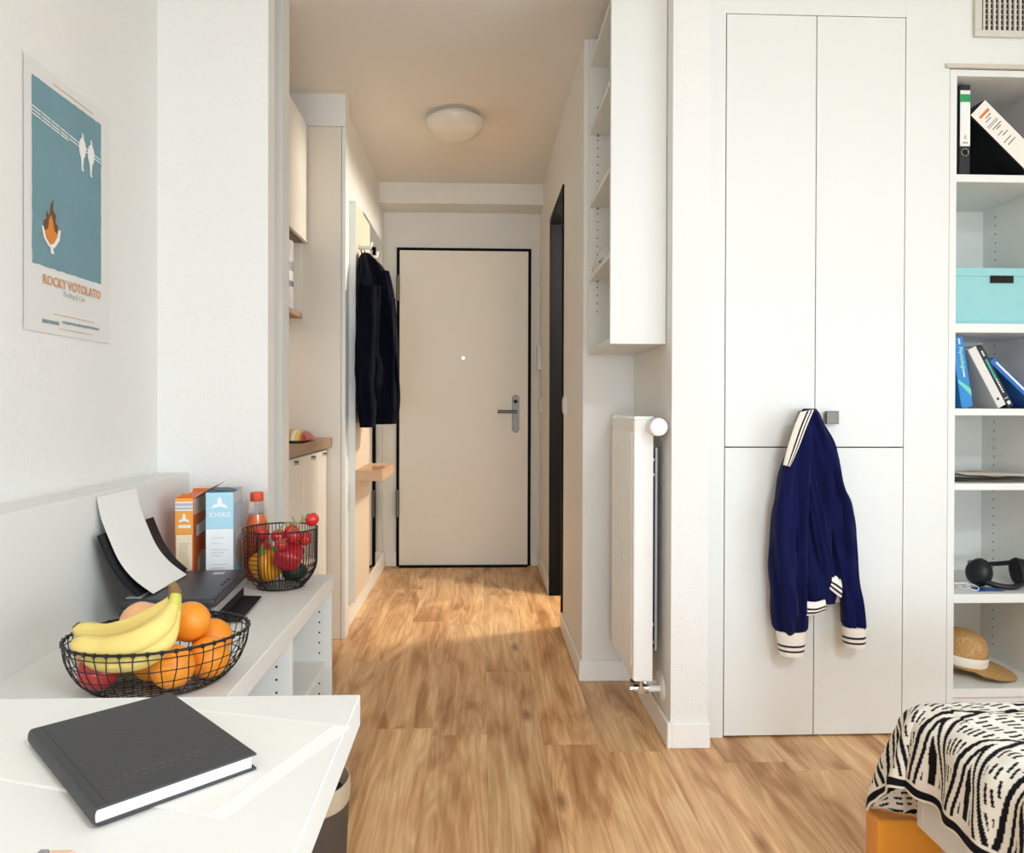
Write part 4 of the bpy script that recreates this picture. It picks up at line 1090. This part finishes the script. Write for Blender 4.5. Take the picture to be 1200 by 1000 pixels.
me_ap = sphere_mesh('apple', .036, apple_mat('apple_red', 'A81F2C', 'C94038'), .92, .22)
me_pe = sphere_mesh('peach', .034, apple_mat('peach_skin', 'F0C48A', 'E58B6E'), .95, .12)
me_st = MB().tube([(0, 0, 0), (.001, .001, .012), (.003, .001, .018)], [.0014, .0012, .0018], 6).mesh('stem', mat('stem_brown', '5a3f28', .8), smooth=60)
p = onY(115.7, 786.1, 1.4266); o = put('apple', me_ap, p, 'red apple under the bananas at the left of the bowl', 'apple', None, (.3, .4, 0))
c = bpy.data.objects.new('stem', me_st); C.objects.link(c); c.parent = o; c.location = (0, 0, .026)
put('peach', me_pe, onY(107.8, 766.3, 1.4792), 'pale peach at the left rim of the wire bowl', 'peach', None, (.5, 1.2, 0), .885)
put('peach', me_pe, onY(168.9, 730.6, 1.5258), 'pink tinged peach behind the bananas', 'peach', None, (.2, .3, 1.5), 1.32)
put('kiwi', sphere_mesh('kiwi', .025, mat('kiwi_skin', '8A7A3E', .8, .2, 40, .2, 200), 1.12), onY(147.1, 779.0, 1.4999), 'small brown green kiwi between apple and orange', 'kiwi', None, (1.3, .3, 0))

# bananas: one bunch
t = thing('banana_bunch', 'bunch of three yellow bananas on top of the fruit', 'bananas', onY(150, 745, 1.43))
def banana_mat():
    m = mat('banana_skin', 'E6D07A', .55, .10, 16, .1, 60); nt = m.node_tree
    return m
M_ban = banana_mat(); M_bant = mat('banana_tip', '6b5a2c', .7, .3, 40); M_bang = mat('banana_neck', 'C9C95A', .5, .1, 20)
BOFF = Vector((-.0009, -.0178, -.016))      # the bunch settled on apple, peach and front orange
def banana(pts, rs):
    rs = [r * 1.10 for r in rs]
    pts = [tuple(onY(x, y, Y) + BOFF) for x, y, Y in pts]
    path = smooth_path([p + (r,) for p, r in zip(pts, rs)], 7)
    m = MB(); rings = []; up = Vector((0, 0, 1)); n = 20
    for i, p in enumerate(path):
        q = Vector(p[:3]); a = Vector(path[max(i - 1, 0)][:3]); b = Vector(path[min(i + 1, len(path) - 1)][:3]); tg = (b - a).normalized()
        sd = tg.cross(up).normalized(); uu = sd.cross(tg)
        rings.append([q + (sd * math.cos(th) + uu * math.sin(th)) * p[3] * (1 + .06 * math.cos(5 * th + .6)) for th in [2 * PI * k / n for k in range(n)]])
    mis = [1 if i < 2 else (2 if i > len(rings) - 8 else 0) for i in range(len(rings) - 1)]
    m.loft(rings, mis=mis)
    m.build('banana', [M_ban, M_bant, M_bang], t, smooth=180)
banana([(95, 719, 1.475), (104, 726, 1.475), (130, 731, 1.475), (165, 722, 1.475), (192, 706, 1.47), (206, 691, 1.465), (209, 681, 1.465)], [.006, .016, .0195, .0205, .017, .009, .007])
banana([(93, 737, 1.41), (103, 742, 1.405), (130, 748, 1.40), (165, 741, 1.40), (193, 722, 1.42), (207, 699, 1.445), (211, 683, 1.455)], [.006, .017, .022, .0235, .020, .010, .0075])
banana([(104, 755, 1.41), (116, 759, 1.40), (140, 761, 1.39), (172, 756, 1.395), (198, 738, 1.42), (209, 708, 1.45), (212, 684, 1.462)], [.006, .0135, .0165, .0175, .0165, .010, .0075])
pc = onY(209.5, 684, 1.46) + BOFF
MB().tube([pc + Vector((0, 0, -.008)), pc + Vector((.001, 0, .004)), pc + Vector((-.003, 0, .016)), pc + Vector((-.006, 0, .021))], [.011, .0115, .009, .008], 12).build('stem', mat('banana_stem', '7d6238', .7, .25, 40), t, smooth=60)

# ---------------- vegetable basket
KC = Vector((onY(329, 650, 2.28).x, 2.28, HS)); KR, KB, KH = .105, .066, .172
def bk(a, tt):
    e = min(1, tt / .42); r = KB + (KR - KB) * math.sin(e * PI / 2) ** .9 * (.94 + .06 * tt)
    return KC + Vector((r * math.cos(a), r * math.sin(a), .003 + (KH - .003) * (tt if tt > .0 else 0)))
t = thing('wire_vegetable_basket', 'round black wire basket of vegetables at the sideboard end', 'basket', KC)
MB().tube([bk(2 * PI * k / 64, 1) for k in range(64)], .0022, 8, closed=True).build('rim', M_blackw, t, smooth=60)
MB().tube([bk(2 * PI * k / 48, 0) for k in range(48)], .0018, 6, closed=True).build('foot_ring', M_blackw, t, smooth=60)
wm = MB(); A0, A1 = math.radians(168), math.radians(250)
for k in range(64):
    a = 2 * PI * k / 64
    if A0 < a < A1 and abs(a - A0) > .06 and abs(a - A1) > .06: continue
    wm.tube([bk(a, q / 10) for q in range(11)], .0013, 5)
for a in (A0, A1): wm.tube([bk(a, q / 10) for q in range(11)], .0018, 6)
for q in range(1, 13):
    wm.tube([bk(A0 + (A1 - A0) * k / 14, q / 13) for k in range(15)], .0013, 5)
for k in range(-9, 10):
    f = k / 10; h_ = math.sqrt(1 - f * f) * KB
    wm.tube([KC + Vector((f * KB, -h_, .003)), KC + Vector((f * KB, h_, .003))], .0012, 5)
wm.build('wire_mesh', M_blackw, t, smooth=60)

def pepper(name, label, loc, R, H, col, rot, seed):
    loc = Vector(loc); t = thing(name, label, 'pepper', loc)
    M = Matrix.Translation(loc) @ Matrix.Rotation(rot[0], 4, 'X') @ Matrix.Rotation(rot[1], 4, 'Y') @ Matrix.Rotation(rot[2], 4, 'Z')
    pr = [(.001, -H * .5 + .004), (R * .35, -H * .5), (R * .72, -H * .44), (R * .93, -H * .22), (R, .0), (R * 1.0, H * .22), (R * .88, H * .4), (R * .6, H * .48), (R * .3, H * .45), (R * .1, H * .40)]
    MB(M).lathe([tuple(q) for q in smooth_path(pr, 3)], 40, fn=lambda a, z: 1 + .10 * math.cos(4 * a + seed) * (1 - .3 * abs(z) / H) + .03 * math.cos(2 * a)).build('flesh', mat(name + '_skin', col, .22, .08, 12, coat=.4), t, smooth=180)
    MB(M).tube([(0, 0, H * .38), (0, .001, H * .48), (.004, .004, H * .62), (.010, .006, H * .70)], [.012, .006, .005, .006], 10).build('stem', mat('pepper_stem', '6FA83A', .6, .1, 20), t, smooth=60)
pepper('yellow_pepper', 'yellow orange bell pepper low in the wire basket', onY(311.8, 663.2, 2.2952), .041, .086, 'F5A21E', (.25, -.25, .4), .4)
pepper('red_pepper', 'shiny red bell pepper behind the basket wires', onY(338.4, 651.6, 2.2597), .039, .078, 'C0202B', (.1, -1.25, .3), .0)
m = MB(frame((-.552, 2.312, HS + .0365), (0, 0, 1), (-.6, .8, 0)))
m.lathe([(.001, -.038), (.012, -.036), (.022, -.026), (.0275, -.010), (.0285, .004), (.025, .018), (.018, .030), (.010, .037), (.001, .039)], 24)
tag(m.build('avocado', mat('avocado_skin', '1D2A1E', .4, .25, 30, .2, 120), smooth=180), 'dark green avocado at the bottom of the wire basket', 'avocado')
me_to = sphere_mesh('tomato', .021, mat('tomato_skin', 'D02B2C', .2, .06, 10, coat=.4), .93, .08)
me_cx = MB()
for k in range(5):
    a = 2 * PI * k / 5; me_cx.tube([(0, 0, .0), (.005 * math.cos(a), .005 * math.sin(a), .002), (.011 * math.cos(a), .011 * math.sin(a), .0)], [.0016, .0014, .0004], 5)
me_cx = me_cx.mesh('calyx', mat('tomato_calyx', '6d8a3c', .7), smooth=60)
def tomato(px, py, Y, label, rot=(0, 0, 0), s=1.0):
    o = put('tomato', me_to, onY(px, py, Y), label, 'tomato', 'vine tomatoes in the basket', rot, s)
    c = bpy.data.objects.new('calyx', me_cx); C.objects.link(c); c.parent = o; c.location = (0, 0, .0180)
tomato(365.8, 609, 2.3227, 'single tomato sticking out above the basket rim', (.2, -.8, 0))
tomato(326.4, 628.4, 2.2581, 'tomato at the basket rim nearest the juice bottle', (.5, .3, 0))
tomato(344.2, 627.9, 2.2457, 'tomato on top of the red pepper', (.4, .2, 0), 1.02)
tomato(341.7, 622.7, 2.2846, 'tomato under the green vine stem at the back', (.2, .2, 0))
tomato(357, 631.5, 2.2861, 'tomato by the right side of the basket rim', (.3, -.3, 0), 1.05)
tomato(306.3, 625.2, 2.3245, 'tomato behind the horizontal wires above the yellow pepper', (.2, .4, 0), 1.02)
tomato(309.7, 640.1, 2.3341, 'lower tomato lying on the yellow pepper', (.8, .4, 0), .95)
tomato(329.8, 638.1, 2.2151, 'small tomato squeezed beside the green pepper stem', (.8, .4, 0), .85)
vm = MB()
vp = [onY(x, y, Y) for x, y, Y in ((328, 619.6, 2.252), (334, 613.5, 2.265), (342, 613.2, 2.283), (350, 613, 2.30), (356, 610, 2.312), (360.5, 603.5, 2.318))]
vm.tube([Vector(q) for q in smooth_path([tuple(p) for p in vp], 5)], .0024, 7)
vm.tube([onY(346, 613, 2.291), onY(344, 608, 2.285), onY(342, 606, 2.28)], .0016, 6); vm.tube([onY(352, 612.4, 2.304), onY(355, 607, 2.295), onY(354, 604, 2.29)], .0016, 6)
tag(vm.build('tomato_vine', mat('vine_green', '8A9A5A', .7, .15, 30), smooth=60), 'thin green vine stem lying over the tomatoes', 'vine')

# ================================================================== DESK
HD = .73
t = thing('desk', 'white desk top with squared edge in front of the sideboard', 'desk', (-.55, .6, 0))
B(-1.01, -.147, .18, .951, HD - .038, HD).build('desk_top', M_white, t, bevel=.0012)
for (x, y) in ((-.99, .20), (-.99, .89), (-.20, .20)): B(x, x + .04, y, y + .04, 0, HD - .038).build('leg', M_white, t, bevel=.002)
B(-.34, -.30, .89, .93, 0, HD - .038).build('leg', M_white, t, bevel=.002)
bz = HD + .0022
q = [onZ(*p, bz + .016) for p in ((33, 855), (200, 812), (301, 882), (108, 950))]
ctr = (q[0] + q[1] + q[2] + q[3]) / 4
ev = ((q[1] - q[0]) + (q[2] - q[3])).normalized()        # spine-to-... short side direction (0->1)
el = ((q[2] - q[1]) + (q[3] - q[0])).normalized()        # long side direction
ws = ((q[1] - q[0]).length + (q[2] - q[3]).length) / 2; wl = ((q[2] - q[1]).length + (q[3] - q[0]).length) / 2
# local x: along 0->1 (away from the spine edge 0-3), local y: along 0->3
Mn = Matrix(((ev.x, el.x, 0, ctr.x), (ev.y, el.y, 0, ctr.y), (0, 0, 1, bz), (0, 0, 0, 1)))
t = thing('notebook', 'closed dark grey hardcover notebook lying on the desk', 'notebook', (ctr.x, ctr.y, bz))
hx, hy = ws / 2, wl / 2
cov = MB(Mn).box(-hx + .004, hx, -hy, hy, 0, .0022).box(-hx + .004, hx, -hy, hy, .0138, .016)
pr = [(-hx + .004 + .0042 * math.cos(a), .008 + .008 * math.sin(a)) for a in [PI / 2 + PI * k / 8 for k in range(9)]]
pin = [(-hx + .004 + .002 * math.cos(a), .008 + .0058 * math.sin(a)) for a in [PI / 2 + PI * k / 8 for k in range(9)]]
cov.loft([[(x, yy, z) for x, z in pr + pin[::-1]] for yy in (-hy, hy)])
cov.build('cover', M_note, t, bevel=.0004, smooth=30)
MB(Mn).box(-hx + .003, hx - .004, -hy + .003, hy - .003, .0022, .0138).build('pages', M_page, t)
MB(Mn).box(-hx + .0115, -hx + .0125, -hy + .001, hy - .001, .0155, .01605).build('hinge_groove', mat('groove_dark', '2b2c2e', .7), t)
em = MB(Mn)
random.seed(5)
for r_ in range(2):
    x = -.035 - .01 * r_
    while x < .035: em.box(x, x + random.uniform(.002, .006), hy - .046 + .009 * r_, hy - .0425 + .009 * r_, .0159, .01605); x += .008
# (blind embossed lettering near the fore edge)
em.build('embossing', mat('emboss_grey', '424345', .5), t)
# papers under the notebook
def quad_sheet(name, label, pix, z, th, m):
    pts = [onZ(*p, z) for p in pix]
    o = MB().prism(pts, (0, 0, th)).build(name, m); tag(o, label, 'paper'); return o
M_sheet = mat('paper_desk', 'E4E4DF', .6, .01, 8)
quad_sheet('paper_sheet', 'large white sheet under the notebook reaching the desk edge', ((262, 961), (412, 852), (205, 829), (-40, 908)), HD + .0003, .0006, M_paper)
quad_sheet('paper_sheet', 'smaller offset white sheet under the notebook', ((246, 956), (392, 851), (170, 828), (-60, 902)), HD + .0011, .0006, M_sheet)
pe = onZ(70, 1004, HD + .006)
t = thing('eraser', 'small tan and grey eraser on the desk', 'eraser', (pe.x, pe.y, HD))
B(pe.x - .008, pe.x + .012, pe.y - .016, pe.y + .002, HD + .0003, HD + .011).build('block', mat('eraser_tan', 'D9B79A', .7), t, bevel=.002)
B(pe.x - .016, pe.x - .008, pe.y - .016, pe.y + .002, HD + .0003, HD + .0112).build('sleeve', mat('eraser_grey', '8d8d92', .7), t, bevel=.001)

# bin under the desk
t = thing('waste_bin', 'dark brown waste bin with pale liner beside the sideboard', 'bin', (-.352, 1.55, 0))
MB().lathe([(.070, .001), (.083, .15), (.090, .30), (.087, .30), (.080, .15), (.068, .006), (.001, .006)], 40, (-.352, 1.55, 0), cap=False).build('bin_body', mat('bin_brown', '4A4038', .6, .1, 12), t, smooth=50)
MB().lathe([(.0905, .295), (.0925, .318), (.091, .338), (.0885, .338), (.086, .30)], 40, (-.352, 1.55, 0), cap=False, fn=lambda a, z: 1 + .006 * math.sin(9 * a)).build('liner', mat('liner_beige', 'B5A68F', .6, .1, 20), t, smooth=60)

# ================================================================== BED
t = thing('bed', 'white bed with the patterned throw over its corner', 'bed', (1.45, .6, 0))
bx0, bx1, by0, by1 = .925, 1.90, -.45, 1.585
fm = MB().box(bx0, bx1, by1 - .025, by1, .20, .385).box(bx0, bx0 + .025, by0, by1 - .025, .20, .385).box(bx1 - .025, bx1, by0, by1 - .025, .20, .385)
fm.build('bed_frame', M_white, t, bevel=.003)
B(bx0 + .025, bx1 - .025, by0, by1 - .025, .27, .29).build('slat_base', M_white2, t)
for (x, y) in ((1.20, 1.50), (1.82, 1.50), (1.20, .2), (1.82, .2)): B(x, x + .05, y, y + .05, 0, .27).build('leg', M_white, t)
B(bx0 + .045, bx1 - .045, by0 + .02, by1 - .04, .291, .445).build('mattress', M_wt, t, bevel=.04, seg=4, smooth=50)

t = thing('felt_bag', 'orange felt storage bag beneath the hanging throw corner', 'bag', (.94, 1.66, 0))
M_oran = mat('orange_felt', 'E0922A', .85, .06, 14, .3, 160, sheen=.2)
B(.868, 1.012, 1.632, 1.69, .0, .185).build('body', M_oran, t, bevel=.006, seg=3, smooth=40)
B(.90, .98, 1.6305, 1.633, .02, .10).build('front_pocket', M_oran, t, bevel=.001)

# throw: fine grid, woven two colour pattern stored as a colour attribute
def throw():
    EX, EY, ZT, r = .962, 1.555, .462, .062     # rounded bed edge
    OX, OY = .205, .315                         # overhang at the side and at the far end
    LA, LB = OX + .90, OY + .95
    na, nb = 560, 620
    vs = []; cols = []
    def prof(L):
        if L <= 0: return 0.0, 0.0
        if L < r * PI / 2: a = L / r; return r * math.sin(a), r * (1 - math.cos(a))
        e = L - r * PI / 2; return r + .12 * e, r + e * .985
    def pat(v, u):
        if v < .004: return 1
        if v < .020: return 0
        if v < .026: return 1
        w1 = .010 * noise.noise(Vector((u * 14, v * 14, 0)))
        per = .128
        row = 0 if v < .34 else 1
        vv = (v - .026) if row == 0 else (v - .34)
        uu = u + (per / 2 if row else 0) + .10 * vv + w1 * .5
        c = uu / per; c = c - math.floor(c + .5); w = abs(c) * 2
        h = vv / .235
        q = h + w * 1.15 + w1 * 3
        if q < 1.12:
            if q > .93: return 0
            if q > .74: return 1
            if q > .60: return 0
            if q > .48: return 1
            if h > .30 and w < .16: return 0
            if .06 < h < .17: return 0 if (w < .12 or .27 < w < .42) else 1
            if .17 <= h < .30: return 0 if w < .13 else 1
            return 1
        if q < 1.22: return 1
        # dashes
        cu = (u + .22 * v) / (per / 10); ci = math.floor(cu); fu_ = cu - ci
        jit = noise.noise(Vector((ci * 3.7, 1.3, 2.1)))
        cv = v / .046 + jit * 2; fv_ = cv - math.floor(cv)
        k = noise.noise(Vector((ci * 2.1, math.floor(cv) * 1.9, 7)))
        if h > 1.05 and w < .20 + .1 * w1: return 0 if w < .13 else 1
        return 0 if (.22 < fu_ < .66 and .12 < fv_ < .72 + .2 * k) else 1
    for j in range(nb + 1):
        b = LB * j / nb                      # 0 at the far hem
        for i in range(na + 1):
            a = LA * i / na                  # 0 at the side hem
            ex = OX - a; ey = OY - b
            if ex <= 0 and ey <= 0:
                x, y, z = EX - ex, EY + ey, ZT
                z += .006 * noise.noise(Vector((x * 7, y * 7, 1)))
            elif ey <= 0:
                o, d = prof(ex); x, y, z = EX - o, EY + ey, ZT - d
                x += (.010 * math.sin(y * 26 + 1) + .006 * math.sin(y * 61)) * min(1, ex / .15)
            elif ex <= 0:
                o, d = prof(ey); x, y, z = EX - ex, EY + o, ZT - d
                y += .010 * math.sin(x * 24) * min(1, ey / .15)
            else:
                L = math.hypot(ex, ey); o, d = prof(L); ph = math.atan2(ey, ex)
                rip = 1 + .22 * math.sin(ph * 8 + .4) * min(1, L / .18) * math.sin(ph * 2)
                o2 = o * rip + .05 * math.sin(ph * 2) * min(1, L / .25)
                d2 = d * (1 + .03 * math.sin(ph * 2))
                x, y, z = EX - o2 * math.cos(ph), EY + o2 * math.sin(ph), ZT - d2
            z += .004 * noise.noise(Vector((x * 30, y * 30, z * 30)))
            if .856 < x < 1.024 and 1.618 < y < 1.704 and z < .190: z = .190 + .003 * noise.noise(Vector((a * 40, b * 40, 5)))
            vs.append((x, y, z))
            cols.append(pat(a, b) if not (b < .026) else (1 if b < .004 or b > .02 else 0))
    n = na + 1
    fs = [(j * n + i, j * n + i + 1, (j + 1) * n + i + 1, (j + 1) * n + i) for j in range(nb) for i in range(na)]
    me = bpy.data.meshes.new('throw_blanket'); org = Vector((1.4, 1.1, .2))
    me.from_pydata([tuple(Vector(v) - org) for v in vs], [], fs)
    at = me.color_attributes.new('weave', 'FLOAT_COLOR', 'POINT')
    buf = []
    W_, K_ = lin('EAE5DA'), lin('15151a')
    for c in cols: buf += W_ if c else K_
    at.data.foreach_set('color', buf)
    me.polygons.foreach_set('use_smooth', [True] * len(me.polygons))
    m = bpy.data.materials.new('woven_throw'); m.use_nodes = True; nt = m.node_tree; b = nt.nodes['Principled BSDF']
    av = nt.nodes.new('ShaderNodeAttribute'); av.attribute_name = 'weave'
    nt.links.new(av.outputs['Color'], b.inputs['Base Color']); b.inputs['Roughness'].default_value = .9; b.inputs['Specular IOR Level'].default_value = .15
    tc = nt.nodes.new('ShaderNodeTexCoord'); n2 = nt.nodes.new('ShaderNodeTexNoise'); n2.inputs['Scale'].default_value = 350; nt.links.new(tc.outputs['Object'], n2.inputs['Vector'])
    bp = nt.nodes.new('ShaderNodeBump'); bp.inputs['Strength'].default_value = .4; bp.inputs['Distance'].default_value = .002; nt.links.new(n2.outputs['Fac'], bp.inputs['Height']); nt.links.new(bp.outputs[0], b.inputs['Normal'])
    me.materials.append(m)
    o = bpy.data.objects.new('throw_blanket', me); C.objects.link(o); o.location = org
    md = o.modifiers.new('thickness', 'SOLIDIFY'); md.thickness = .004; md.offset = -1
    tag(o, 'black and white patterned throw draped over the bed corner', 'throw')
throw()
